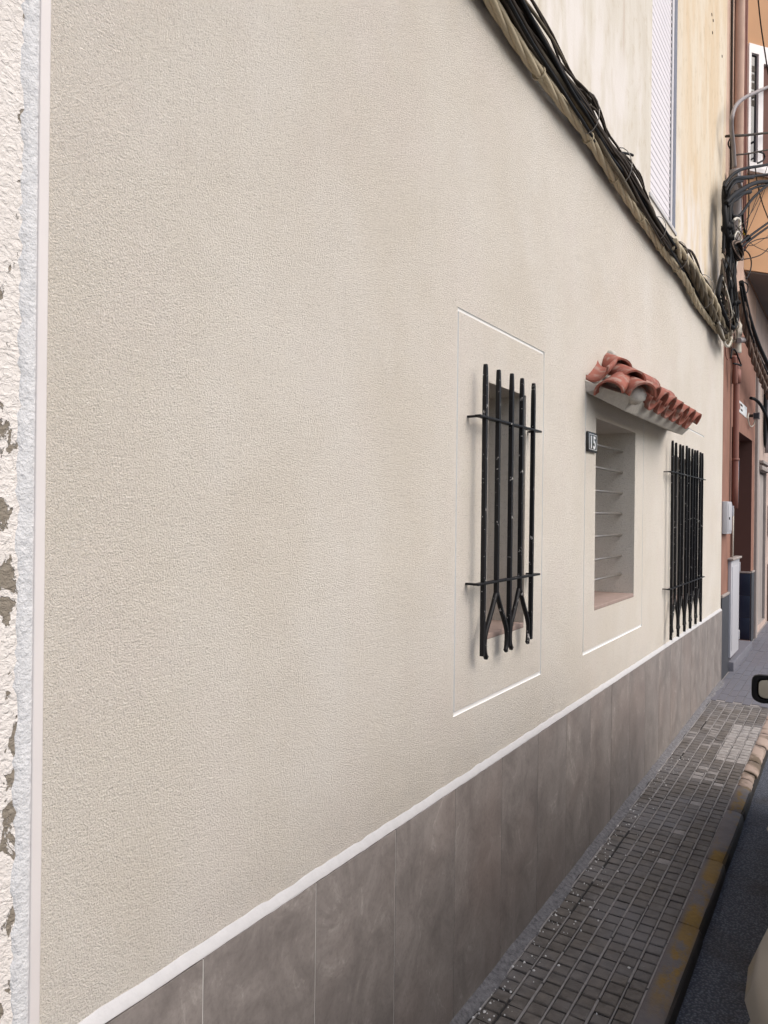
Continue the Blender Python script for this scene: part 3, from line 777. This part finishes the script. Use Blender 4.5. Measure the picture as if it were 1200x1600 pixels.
# ------------------------------------------------------------------ pale house further up
ph = thing('house', 'pale pink plastered house beyond the doorway with a planked door', 'house', (0, 11, 0))
relief('wall', [M['pinkwall'], M['plank']], 9.134, 16, -.3, 7.9, [(9.62, 10.35, .2, 2.02, -.06, 1)], ph)
mb = MB(); mb.box((.0005, 10.6, -.1), (.02, 16, .87), 0, .004); mb.build('dado', M['browndado'], ph)
mb = MB(); mb.box((.0, 9.16, .1), (.03, 9.30, 3.4), 0, .006); mb.build('pilaster', M['cap'], ph)
dr_ = MB(); dr_.box((-.058, 9.63, .21), (-.045, 10.34, 2.0)); door = dr_.build('door', M['plank'], ph)
pk = MB(); pk.box((-.006, -.084, -.9), (.006, .084, .89), 0, .003); pme = pk.mesh('plank', M['plank'])
for i in range(4): link('plank', pme, door, (-.036+rnd.uniform(-.003, .003), 9.72+.178*i, 1.10))
mb = MB(); mb.box((.0005, 9.58, 2.025), (.035, 10.40, 2.075), 0, .004); mb.box((.0005, 9.58, 2.10), (.045, 10.40, 2.135), 0, .004); mb.build('lintel_band', M['cap'], ph)
mb = MB(); mb.box((.0005, 10.55, 1.25), (.05, 10.95, 1.62), 0, .005); mb.build('shutter_box', M['cap'], ph)
mb = MB(); mb.tube(smooth([(.03, 9.86, 3.3), (.03, 9.84, 2.9), (.03, 9.84, 2.5), (.03, 9.86, 2.3)], 4), [.022]*9+[.02, .018, .012, .006], 8); mb.build('dark_sleeve', M['rubber'], ph)
mb = MB(); mb.tube(smooth([(.04, 10.0, 2.9), (.04, 9.98, 2.6), (.04, 10.02, 2.25)], 4), .03, 8); mb.build('grey_sleeve', M['conduit'], ph)

# ------------------------------------------------------------------ cable bundle along the wall
BOT = [(p[1], p[2]) for p in ((0.040,2.002,3.016), (0.040,2.210,2.993), (0.040,2.330,2.985), (0.040,2.561,2.992), (0.040,2.847,3.000), (0.040,3.152,2.997), (0.040,3.585,2.982), (0.040,4.014,2.978), (0.040,4.474,2.957), (0.040,4.913,2.952), (0.040,5.437,2.902), (0.040,6.276,2.909), (0.040,6.600,2.882))]
TOP = [(p[1], p[2]) for p in ((0.060,2.302,3.185), (0.060,2.513,3.173), (0.060,2.728,3.144), (0.060,2.940,3.157), (0.060,3.211,3.119), (0.060,3.435,3.145), (0.060,3.790,3.119), (0.060,4.021,3.094), (0.060,4.457,3.081), (0.060,5.040,3.172), (0.060,5.474,3.143), (0.060,5.841,3.108), (0.060,6.352,3.025))]
bundle = thing('cable_bundle', 'thick sagging bundle of old cables tied along the beige wall', 'cables', (.06, 3.5, 3.05))
def runner(wf_, xo, y0, y1, amp=.012, step=.10, seed=0, zo=0):
    r = random.Random(seed); ph_ = [r.uniform(0, 6.28) for _ in range(4)]; wl = [r.uniform(.7, 1.3), r.uniform(1.6, 2.6)]
    out = []; y = y0
    while True:
        b, t = interp(BOT, y), interp(TOP, y)
        f = wf_(y) if callable(wf_) else wf_
        z = b+(t-b)*f + amp*math.sin(y*6.28/wl[0]+ph_[0])*.5 + amp*math.sin(y*6.28/wl[1]+ph_[1]) + zo
        x = xo + amp*.6*math.sin(y*6.28/wl[1]+ph_[2]) + amp*.35*math.sin(y*6.28/wl[0]+ph_[3])
        out.append((max(x, .012), y, z))
        if y >= y1: break
        y = min(y+step, y1)
    return out
def strands(center, R_, r_, n, pitch, seed, mat, name, parent, label=None):
    mb = MB(); cs = [Vector(c) for c in center]; dist = 0; frames = []
    for i, c in enumerate(cs):
        if i: dist += (c-cs[i-1]).length
        t = (cs[min(i+1, len(cs)-1)]-cs[max(i-1, 0)]).normalized(); u = Vector((1, 0, 0)); u = (u-t*u.dot(t)).normalized(); frames.append((c, u, t.cross(u), dist))
    for k_ in range(n):
        path = []
        for c, u, v, d in frames:
            a = 2*math.pi*(k_/n+d/pitch)+seed; path.append(c+(u*math.cos(a)+v*math.sin(a))*R_)
        mb.tube(path, r_, 7)
    o = mb.build(name, mat, parent)
    if label: o['label'] = label
    return o
pale = runner(lambda y: .235 if y < 4.6 else .235-.05*(y-4.6), .036, -.9, 6.3, .004, .03, 3)
strands(pale, .0105, .0102, 4, .62, .5, M['cablecream'], 'twisted_cable', bundle, 'pale cream twisted cable at the lower edge of the bundle')
pale2 = runner(lambda y: .62 if y < 5.6 else .62-.35*(y-5.6), .075, 4.45, 6.7, .012, .03, 8)
strands(pale2, .019, .0165, 3, .62, 1.5, M['cablecream'], 'twisted_cable', bundle)
pale3 = runner(lambda y: .40, .070, 4.75, 6.75, .012, .03, 12)
strands(pale3, .015, .014, 3, .55, .2, M['cableolive'], 'twisted_cable', bundle)
pale4 = runner(lambda y: .72, .055, 2.75, 4.7, .010, .03, 21)
strands(pale4, .008, .0085, 2, .5, .2, M['cableolive'], 'twisted_cable', bundle)
cm = [M['cablebrown'], M['rubber'], M['cableolive'], M['cablebrown'], M['cablebrown']]
k_ = 0
for f in (.34, .38, .42, .46, .50, .53, .56, .60, .63, .67, .70, .74, .77, .80, .84, .87, .90, .93, .96, .99, .58, .72, .86, .66):
    xo = .022+.050*rnd.random() if f < .8 else .030+.03*rnd.random()
    rad = rnd.choice([.0050, .0065, .008, .0105, .0060])
    mb = MB(); mb.tube(runner(f, xo, -1.0, 6.2+rnd.random()*.55, rnd.choice([.010, .015, .020]), .09, 50+k_), rad, 6); mb.build('cable', cm[k_ % 5], bundle); k_ += 1
# the loose loops that bow out above the bundle
for i, (ya, yb, h) in enumerate(((1.9, 2.7, .02), (2.55, 3.35, .035), (2.75, 3.3, .05), (2.9, 3.25, .03), (3.3, 4.0, .045), (3.2, 4.25, .03), (3.5, 3.95, .055), (4.1, 5.3, .03), (4.7, 5.6, .04), (5.3, 6.2, .04))):
    mb = MB(); pts = []
    for q in range(13):
        t = q/12; y = ya+(yb-ya)*t; pts.append((.05+.02*math.sin(3.14*t), y, interp(TOP, y)-.03+h*math.sin(3.14*t)*1.2))
    mb.tube(pts, .0048, 6); mb.build('cable', M['cablebrown'], bundle)
mb = MB(); mb.tube(smooth([(.035, 3.28, interp(TOP, 3.28)-.03), (.05, 3.36, interp(TOP, 3.36)-.012), (.06, 3.44, interp(TOP, 3.44)+.006), (.075, 3.51, interp(TOP, 3.5)+.03), (.082, 3.54, interp(TOP, 3.5)+.034)], 4), .006, 6); mb.build('cable_tail', M['rubber'], bundle)
def ring(c, u, v, rad, r_, name, mat, parent, turns=1.0, fx=1.0):
    mb = MB(); n = int(16*turns); pts = [Vector(c)+Vector(u)*math.cos(2*math.pi*i/16)*rad*fx+Vector(v)*math.sin(2*math.pi*i/16)*rad+Vector((0, .0015*i/16, 0)) for i in range(n+1)]
    mb.tube(pts, r_, 5); return mb.build(name, mat, parent)
def at_path(path, y): return min(path, key=lambda p: abs(p[1]-y))
for y in (.4, 1.0, 1.6, 2.46, 2.99, 3.40, 3.88, 4.32, 4.75, 5.2):
    c = at_path(pale, y); ring(c, (1, 0, 0), (0, -.15, 1), .0215, .0040, 'cable_clip', M['cablecream'], bundle, 2.2)
for y in (1.3, 2.92, 3.42, 4.18, 4.7, 5.5):
    b, t = interp(BOT, y), interp(TOP, y); ring((.055, y, (b+t)/2+.02), (1, 0, 0), (0, -.35, 1), (t-b)/2*.92, .0022, 'wire_tie', M['tie'], bundle, 1, .75)

# ------------------------------------------------------------------ tangle of cables at the corner of the terracotta house
tang = thing('cable_tangle', 'knot of black cables and wires hanging at the house corner', 'cables', (.1, 7.0, 3.6))
def cab(pts, r, mat, parent=tang, name='cable', sides=7):
    mb = MB(); mb.tube(smooth(pts, 5), r, sides); return mb.build(name, M[mat], parent)
cab([(0.190,7.030,4.400), (0.160,6.488,4.186), (0.130,6.268,4.064), (0.100,6.261,3.968), (0.110,6.203,3.786), (0.100,6.222,3.621), (0.120,6.251,3.502), (0.120,6.233,3.298), (0.120,6.380,3.135), (0.130,6.523,3.038), (0.140,6.548,3.120), (0.140,6.463,3.280), (0.130,6.419,3.448), (0.120,6.344,3.605)], .016, 'rubber')
cab([(0.190,6.872,4.214), (0.160,6.498,4.067), (0.130,6.310,3.959), (0.120,6.225,3.841), (0.120,6.232,3.745), (0.120,6.310,3.595), (0.110,6.166,3.419), (0.100,5.972,3.231), (0.100,5.893,3.092), (0.110,6.070,3.023), (0.120,6.291,2.978), (0.140,6.416,2.978), (0.150,6.510,3.084), (0.140,6.504,3.213)], .017, 'rubber')
cab([(0.060,6.432,4.158), (0.080,6.240,3.980), (0.110,6.108,3.778), (0.120,6.144,3.617), (0.130,6.348,3.479), (0.140,6.357,3.278), (0.130,6.409,3.140)], .018, 'rubber')
cab([(0.150,6.361,4.034), (0.130,6.279,3.918), (0.120,6.260,3.814), (0.120,6.207,3.637), (0.120,6.324,3.423), (0.120,6.306,3.217), (0.130,6.373,3.152)], .017, 'rubber')
cab([(0.100,6.109,3.439), (0.100,6.027,3.294), (0.090,6.014,3.171), (0.080,5.939,3.082)], .012, 'cablebrown')
cab([(0.090,6.181,3.832), (0.100,6.125,3.639), (0.100,6.105,3.486)], .012, 'rubber')
for i in range(9):
    r_ = random.Random(420+i); o_ = lambda a: r_.uniform(-a, a)
    top = Vector((0.100,6.290,4.019)); bot = Vector((0.130,6.379,3.082)); pp = []
    for q in range(8):
        t = q/7; c = top.lerp(bot, t); pp.append((c.x+o_(.018), c.y+.25*math.sin(t*3.1+i)*.6+o_(.05), c.z+o_(.03)))
    cab(pp, r_.choice([.009, .011, .013]), 'rubber')
cab([(0.110,6.133,3.870), (0.140,6.268,3.972), (0.170,6.563,4.125), (0.200,7.122,4.383), (0.220,7.930,4.699), (0.240,8.634,4.951)], .019, 'rubber')
cab([(0.110,6.196,3.873), (0.150,6.366,3.975), (0.180,6.714,4.158), (0.200,7.403,4.461), (0.240,8.190,4.762)], .012, 'rubber')
cab([(0.120,6.358,3.858), (0.150,6.446,3.871), (0.170,6.579,3.944), (0.190,6.879,4.136), (0.210,7.315,4.374), (0.240,7.894,4.668)], .012, 'rubber')
cab([(0.120,6.315,3.536), (0.150,6.464,3.642), (0.170,6.790,3.793), (0.200,7.252,4.007), (0.240,7.934,4.314)], .0105, 'rubber')
cab([(0.120,6.384,3.526), (0.150,6.575,3.650), (0.170,6.872,3.792), (0.200,7.348,4.010), (0.240,7.995,4.298)], .0105, 'rubber')
cab([(0.100,6.100,3.982), (0.120,6.206,4.087), (0.150,6.349,4.185), (0.170,6.739,4.366), (0.200,7.338,4.615), (0.230,8.153,4.959)], .013, 'rubber')
cab([(0.100,6.164,3.972), (0.130,6.233,4.070), (0.160,6.346,4.137), (0.180,6.863,4.343), (0.230,8.164,4.862)], .012, 'rubber')
cab([(0.110,6.162,3.900), (0.130,6.174,3.979), (0.150,6.287,4.076), (0.170,6.558,4.190)], .010, 'rubber')
cab([(0.170,6.824,3.863), (0.180,6.888,4.060), (0.180,6.874,4.217), (0.180,6.860,4.374), (0.180,6.846,4.530)], .0055, 'cablebrown')
cab([(0.160,6.657,3.984), (0.160,6.704,3.894), (0.170,6.786,3.834)], .010, 'rubber')
cab([(0.190,7.239,6.096), (0.200,7.408,5.915), (0.210,7.805,5.770), (0.220,8.186,5.647)], .006, 'cablebrown')
cab([(0.190,7.199,4.550), (0.200,7.307,4.431), (0.210,7.623,4.370), (0.230,8.099,4.347)], .005, 'cablebrown')
cab([(0.160,6.800,3.701), (0.180,6.995,3.823), (0.200,7.401,3.981), (0.230,8.113,4.220)], .005, 'cablebrown')
cab([(0.230,8.122,4.141), (0.210,7.668,3.932), (0.190,7.181,3.755), (0.170,6.725,3.608)], .005, 'cablebrown')
cab([(0.160,6.682,3.687), (0.170,7.004,3.739), (0.180,7.096,3.687), (0.180,7.017,3.587), (0.170,6.858,3.480)], .0055, 'rubber')
cab([(0.160,6.744,3.429), (0.170,6.944,3.454), (0.170,6.949,3.401), (0.160,6.793,3.324)], .0055, 'rubber')
cab([(0.140,6.361,3.672), (0.150,6.456,3.752), (0.150,6.679,3.772), (0.150,6.608,3.697), (0.140,6.433,3.655), (0.140,6.326,3.671)], .007, 'creampipe')
cab([(0.140,6.316,3.794), (0.150,6.412,3.844), (0.150,6.593,3.885), (0.150,6.562,3.807)], .011, 'creampipe')
for i in range(16):                                      # thin dusty telephone wires
    r_ = random.Random(300+i); u0 = 1146+r_.uniform(-6, 12)
    a = Vector((0.130,6.480,3.579)); b = Vector((0.110,6.294,3.015))
    p = []
    for q in range(6):
        t = q/5; c = a.lerp(b, t); p.append((c.x+.012*r_.uniform(-1, 1), c.y+r_.uniform(-.16, .22), c.z+r_.uniform(-.05, .05)))
    cab(p, .0055, ['rope', 'cablebrown', 'cableolive', 'rubber', 'creampipe'][i % 5], sides=5)
for i in range(6):
    r_ = random.Random(340+i); c = Vector((0.160,6.427,3.588)); rad = .055+.012*r_.random()
    p = [(c.x+.02*math.sin(q*1.3+i), c.y+rad*2.3*math.cos(q*.9+i)*1.1, c.z+rad*math.sin(q*.9+i)) for q in range(9)]
    cab(p, .006, ['rubber', 'cablebrown', 'rope'][i % 3], sides=5)
for i in range(16):
    r_ = random.Random(520+i); c0 = Vector((0.120,5.853,3.407)).lerp(Vector((0.120,6.376,3.184)), r_.random()); c0.z += r_.uniform(-.1, .1); c1 = Vector((0.110,6.067,3.061)).lerp(Vector((0.110,6.759,2.932)), r_.random()); c1.z += r_.uniform(-.08, .08)
    sag = Vector((r_.uniform(0, .06), r_.uniform(-.25, .25), r_.uniform(-.12, .02)))
    cab([c0, c0.lerp(c1, .35)+sag*.8, c0.lerp(c1, .7)+sag, c1], r_.choice([.0035, .0045, .0055]), ['rubber', 'cablebrown', 'rope', 'cableolive', 'creampipe', 'rubber'][i % 6], sides=5)
for i in range(5):
    r_ = random.Random(560+i); a = Vector((0.150,6.361,4.034)).lerp(Vector((0.150,6.401,3.541)), r_.random()); b = Vector((0.230,8.136,5.115)).lerp(Vector((0.230,8.267,3.955)), r_.random())
    cab([a, a.lerp(b, .4)+Vector((0, 0, -.04-.05*r_.random())), b], .0032, 'cablebrown', sides=5)
cab([(0.080,6.037,2.951), (0.080,6.223,2.904), (0.080,6.389,2.847), (0.090,6.518,2.861), (0.100,6.578,2.950), (0.110,6.462,3.027)], .011, 'creampipe')
cab([(0.070,6.045,2.926), (0.080,6.194,2.873), (0.080,6.387,2.872), (0.090,6.480,2.915), (0.100,6.436,2.987), (0.100,6.268,3.010)], .013, 'cableolive')
cab([(0.060,6.050,2.967), (0.080,6.221,2.943), (0.100,6.403,2.970), (0.120,6.563,3.043)], .016, 'cablebrown')
cab([(0.060,5.933,2.988), (0.080,6.097,2.941), (0.090,6.312,2.921), (0.110,6.397,2.987), (0.120,6.384,3.085)], .014, 'cablebrown')
cab([(0.030,6.737,2.905), (0.030,6.777,2.837), (0.040,6.814,2.805), (0.050,6.885,2.828)], .006, 'pipe')
mb = MB()
for (u_, c, r_) in ((0, (0.120,6.139,3.684), .045), (1, (0.130,6.169,3.613), .042), (2, (0.150,6.465,3.187), .032), (3, (0.140,6.299,3.142), .036), (4, (0.170,6.909,3.842), .028)):
    bm = bmesh.new(); bmesh.ops.create_cube(bm, size=r_*1.8); bmesh.ops.bevel(bm, geom=bm.edges[:], offset=r_*.5, segments=2, affect='EDGES'); bmesh.ops.translate(bm, vec=c, verts=bm.verts); mb.addbm(bm, 0, True)
mb.build('cable_clamp', M['rubber'], tang)
c = Vector((0.140,6.497,4.195)); mb = MB(); mb.box((c.x-.012, c.y-.09, c.z-.02), (c.x+.02, c.y+.16, c.z+.02), 0, .01); mb.build('junction_case', M['conduit'], tang)
mb = MB(); c = Vector((0.160,6.787,3.858)); mb.box((c.x-.008, c.y-.02, c.z-.03), (c.x+.008, c.y+.02, c.z+.03), 0, .003); mb.build('yellow_tape', M['yellowtape'], tang)
for i in range(9):                                       # bare ends and brackets in the upper corner
    r_ = random.Random(380+i); c = Vector((0.070,6.372,3.140)); p = []
    for q in range(5): p.append((c.x+.03*r_.uniform(-.6, 1), c.y+r_.uniform(-.3, .25), c.z-.16+.08*q+r_.uniform(-.04, .04)))
    cab(p, .0065, ['cablebrown', 'rubber', 'cableolive'][i % 3], sides=5)

# pipes and rails on the terracotta corner
gp = thing('conduit', 'grey conduit curving up past the white window of the orange bay', 'pipe', (.1, 7.4, 3.6))
cab([(0.070,6.928,3.713), (0.070,6.935,4.100), (0.070,6.870,4.432)], .048, 'conduit', gp, 'wide_pipe', 10)
cab([(0.100,6.647,4.352), (0.100,6.564,4.486), (0.100,6.450,4.591), (0.110,6.404,4.660), (0.120,6.530,4.803), (0.140,6.853,5.014), (0.170,7.406,5.322), (0.200,8.265,5.793)], .016, 'conduit', gp, 'bent_pipe', 8)
vp = thing('downpipe', 'pale salmon downpipe running up the corner of the terracotta house', 'pipe', (.05, 7.3, 4.5))
cab([(.04, 7.30, 4.35), (.04, 7.30, 6.0), (.04, 7.30, 7.9)], .042, 'salmon', vp, 'pipe', 10)
for i, (yq, rr) in enumerate(((7.02, .012), (7.55, .011), (7.70, .008), (7.86, .009), (7.97, .012))):
    o = thing('cable', ['dark wire strung up the wall left of the salmon downpipe', 'reddish wire running just right of the salmon downpipe', 'thin second wire to the right of the salmon downpipe', 'thin third wire between the downpipe and the bay', 'thicker wire tucked beside the orange bay corner'][i], 'cable', (.02, yq, 4.2), 'wires running up the salmon wall')
    cab([(.016, yq+.04, 4.1), (.016, yq+.01, 5.0), (.016, yq-.015, 6.0), (.016, yq, 7.9)], rr, 'pipe' if i else 'cablebrown', o, 'wire', 6)
rl = thing('wire_bracket', 'rusty horizontal rail reaching out in front of the bay window', 'bracket', (0.050,6.572,4.591))
cab([(0.030,6.643,4.628), (0.100,6.627,4.607), (0.150,6.999,4.761), (0.210,8.211,5.299)], .011, 'cablebrown', rl, 'rail', 6)
cab([(0.100,6.711,4.484), (0.150,7.096,4.642), (0.170,7.552,4.843), (0.210,8.229,5.141)], .0075, 'cablebrown', rl, 'rail', 6)
cab([(0.100,6.627,4.607), (0.080,6.498,4.525), (0.070,6.505,4.489), (0.080,6.606,4.488), (0.090,6.670,4.565), (0.100,6.558,4.566)], .006, 'cablebrown', rl, 'hook', 6)
cab([(0.170,7.552,4.843), (0.180,7.916,4.974), (0.180,7.976,4.943), (0.170,7.562,4.741)], .008, 'rubber', rl, 'loop', 6)
cp = thing('pipe', 'cream plastic pipe with a pale grey elbow below the cable tangle', 'pipe', (0.060,7.301,3.018))
cab([(0.060,7.311,3.395), (0.060,7.325,3.225), (0.060,7.215,3.058), (0.060,7.225,2.934)], .034, 'creampipe', cp, 'pipe', 10)
cab([(0.090,7.064,3.012), (0.100,7.269,3.058), (0.110,7.537,3.094)], .024, 'conduit', cp, 'elbow', 10)
cab([(0.060,7.032,2.876), (0.060,7.079,2.778), (0.060,7.129,2.645)], .020, 'pipe', cp, 'lower_pipe', 8)
cab([(0.070,6.925,2.789), (0.080,7.119,2.816), (0.090,7.244,2.826), (0.080,7.154,2.873), (0.070,7.030,2.919), (0.060,6.916,2.909), (0.060,6.848,2.820)], .0075, 'rubber', cp, 'bracket_wire', 6)
rb = thing('cable_bundle', 'brown twisted cable ropes dropping away beside the bay soffit', 'cables', (0.100,7.203,3.335))
cen = smooth([(0.120,6.874,3.389), (0.130,6.968,3.219), (0.130,7.230,3.109), (0.140,7.517,2.980), (0.150,7.933,2.884), (0.160,8.462,2.800), (0.170,9.076,2.694)], 8)
strands(cen, .015, .013, 3, .55, 0, M['rope'], 'twisted_cable', rb)
cen = smooth([(0.140,6.794,3.365), (0.150,7.008,3.226), (0.150,7.278,3.117), (0.160,7.622,3.022), (0.170,8.173,2.922), (0.190,8.841,2.813)], 8)
strands(cen, .013, .011, 3, .48, 1, M['rope'], 'twisted_cable', rb)
cab([(0.150,6.708,3.421), (0.160,6.875,3.313), (0.160,7.226,3.218), (0.170,7.721,3.118), (0.180,8.289,3.056), (0.200,8.846,2.977)], .020, 'rubber', rb)
cab([(0.150,6.674,3.370), (0.160,6.800,3.240), (0.160,7.100,3.145), (0.170,7.527,3.049), (0.180,8.124,2.976), (0.200,8.857,2.882)], .010, 'rubber', rb)
hs = thing('hose', 'black cable arching down past the floodlight', 'cable', (0.100,7.857,2.617))
cab([(0.060,8.207,2.668), (0.090,8.304,2.665), (0.120,8.468,2.633), (0.140,8.691,2.572), (0.150,8.914,2.481), (0.150,9.133,2.306)], .016, 'rubber', hs, 'cable', 7)

# ------------------------------------------------------------------ parked car at the kerb
car = thing('parked_car', 'beige parked car whose black door mirror reaches over the pavement', 'car', (1.6, 2.3, -.06))
yaw = math.atan(.0875); dv = Vector((-math.sin(yaw), math.cos(yaw), 0)); lv = Vector((-math.cos(yaw), -math.sin(yaw), 0))
CY0, CY1 = .38, 4.35; HW = .83
def W(L, wl, z):            # L: metres along the car measured as world y on the near side line, wl: lateral from centreline, + towards the kerb
    side = Vector((1.022-.0875*L, L, 0)); c = side - lv*HW
    q = c+lv*wl; return (q.x, q.y, z+SL*L-.105)
def gs(x, c, s): return math.exp(-((x-c)/s)**2)
def sect(L):
    t = (L-CY0)/(CY1-CY0)
    # heights above the road
    roof = 1.46; belt = .90
    top = interp([(CY0, .93), (CY0+.25, 1.0), (CY0+.75, 1.42), (CY0+1.3, roof), (2.7, roof-.01), (3.35, 1.02), (3.6, .98), (4.15, .86), (CY1, .70)], L)
    nar = interp([(CY0, .12), (CY0+.12, .05), (CY0+.4, 0.0), (3.7, 0.0), (4.15, .06), (CY1, .17)], L)
    hw = HW-nar
    fl_r = .078*gs(L, 1.42, .22); cre = .036*gs(L, 2.28, .10)
    sill = interp([(CY0, .30), (CY0+.3, .20), (4.0, .18), (CY1, .26)], L)
    gh = max(0, top-belt)
    pr = [(hw-.22, sill-.02), (hw-.05, sill), (hw-.012+fl_r*.8, sill+.12), (hw-.006+fl_r, .46), (hw-.008+fl_r*1.02, .62), (hw-.004+cre, .685), (hw-.010+fl_r*.9, .745), (hw-.020+fl_r*.75, .80), (hw-.030, .86), (hw-.045, min(belt, top-.03))]
    if gh > .08: pr += [(hw-.065, belt+.02), (hw-.13, belt+gh*.5), (hw-.20, belt+gh*.86), (hw-.28, top-.02), (hw-.48, top+.0), (0.0, top+.02)]
    else: pr += [(hw-.07, top-.025), (hw-.12, top-.015), (hw-.2, top-.008), (hw-.32, top-.002), (hw-.5, top), (0.0, top+.006)]
    return pr
Ls = [CY0, CY0+.03, CY0+.1, CY0+.2]+[CY0+.3+.1*i for i in range(0, 36) if CY0+.3+.1*i < CY1-.25]+[CY1-.2, CY1-.1, CY1-.03, CY1]
bd_ = MB(); secs = [sect(L) for L in Ls]; m = len(secs[0]); full = 2*m-1
for L, s_ in zip(Ls, secs):
    for q in s_: bd_.v.append(W(L, q[0], q[1]))
    for q in reversed(s_[:-1]): bd_.v.append(W(L, -q[0], q[1]))
for i in range(len(Ls)-1):
    for q in range(full-1):
        a = i*full+q; g = 0
        Lm = (Ls[i]+Ls[i+1])/2; qq = q if q < m-1 else full-2-q
        if 10 <= qq <= 11 and CY0+.75 < Lm < 3.25 and not (2.12 < Lm < 2.22): g = 1
        if 12 <= qq and (CY0+.28 < Lm < CY0+.72 or 2.78 < Lm < 3.32): g = 1
        bd_.face((a, a+1, a+full+1, a+full), g, True)
bd_.face(tuple(range(full)), 0); bd_.face(tuple((len(Ls)-1)*full+q for q in reversed(range(full))), 0)
bo_ = bd_.build('body', [M['paint'], M['carglass']], car)
def wheel(L, wl, sgn):
    c = Vector(W(L, wl, .30)); t = MB(); n = 24
    prof = [(.19, .0), (.285, .0), (.30, .02), (.30, .16), (.285, .18), (.19, .18)]
    i0 = len(t.v)
    for q in range(n):
        a = 2*math.pi*q/n
        for r_, o in prof:
            p = c+lv*(sgn*(.0-o))+(dv*math.cos(a)+Vector((0, 0, 1))*math.sin(a))*r_; t.v.append(tuple(p))
    k2 = len(prof)
    for q in range(n):
        for e in range(k2-1): a = i0+q*k2+e; b = i0+((q+1) % n)*k2+e; t.face((a, b, b+1, a+1), 0, True)
    wo = t.build('wheel', M['tyre'], car)
    rm = MB(); rm.tube([c+lv*(-sgn*.02), c+lv*(-sgn*.12)], .2, 20); rm.tube([c+lv*(sgn*.0), c+lv*(-sgn*.03)], .06, 12)
    rm.build('rim', M['chrome'], wo)
for L in (1.02, 3.55):
    wheel(L, HW-.02, 1); wheel(L, -(HW-.02), -1)
for sgn in (1, -1):
    mb = MB(); p = [W(CY1-.12, sgn*(HW-.30), .62), W(CY1-.06, sgn*(HW-.42), .60)]
    mb.tube([W(CY1-.10, sgn*(HW-.16), .62), W(CY1-.035, sgn*(HW-.30), .60), W(CY1-.01, sgn*(HW-.44), .59)], .055, 8); mb.build('headlight', M['lampwhite'], car)
    mb = MB(); mb.tube([W(CY0+.10, sgn*(HW-.09), .72), W(CY0+.04, sgn*(HW-.16), .78), W(CY0+.06, sgn*(HW-.15), .88)], .045, 8); mb.build('tail_light', M['lampred'], car)
    mb = MB(); mb.tube([W(2.0, sgn*(HW-.008), .80), W(2.16, sgn*(HW-.008), .80)], .011, 6); mb.build('door_handle', M['paint'], car)
# door mirrors: shell, rim and glass facing back along the car
def door_mirror(wl, sgn, yl):
    C0 = Vector(W(yl, wl, 0)); C0.z = .833
    out = lv*sgn; fwd = dv.copy()
    def P(a, b, c): return C0+out*a+Vector((0, 0, 1))*b+fwd*c
    shp = []
    for q in range(28):                                  # rounded rectangle, fuller at the outer end
        a = 2*math.pi*q/28; ca, sa = math.cos(a), math.sin(a); e = .42
        shp.append((.082*math.copysign(abs(ca)**e, ca), (.052-(.006 if ca < 0 else 0))*math.copysign(abs(sa)**e, sa)+.004*ca))
    mb = MB(); rings = [(1.0, .0), (1.02, .008), (1.0, .03), (.9, .055), (.65, .075), (.3, .085)]
    for f, c in rings:
        for a, b in shp: mb.v.append(tuple(P(a*f, b*f, c)))
    for i in range(len(rings)-1):
        for q in range(28): k2 = (q+1) % 28; mb.face((i*28+q, i*28+k2, (i+1)*28+k2, (i+1)*28+q), 0, True)
    mb.face(tuple((len(rings)-1)*28+q for q in range(28)), 0)
    n = len(mb.v)                                        # rim turning in to the glass
    for f, c in ((.78, .0), (.73, .034)):
        for a, b in shp: mb.v.append(tuple(P(a*f-.0, b*f, c)))
    for q in range(28): k2 = (q+1) % 28; mb.face((q, n+q, n+k2, k2)); mb.face((n+q, n+28+q, n+28+k2, n+k2))
    for q in range(12): pass
    sh_ = mb.build('door_mirror', M['blackplastic'], car)
    g = MB()
    for a, b in shp: g.v.append(tuple(P(a*.72, b*.66, .024-.22*a)))
    g.face(tuple(range(28)), 0); g.build('mirror_glass', M['mirror'], sh_)
    st_ = MB(); st_.tube([P(-.07, -.02, .03), P(-.12, -.03, .03), P(-.2, -.03, .03)], .022, 8); st_.build('mirror_arm', M['blackplastic'], sh_)
door_mirror(HW+.008, 1, 3.08)
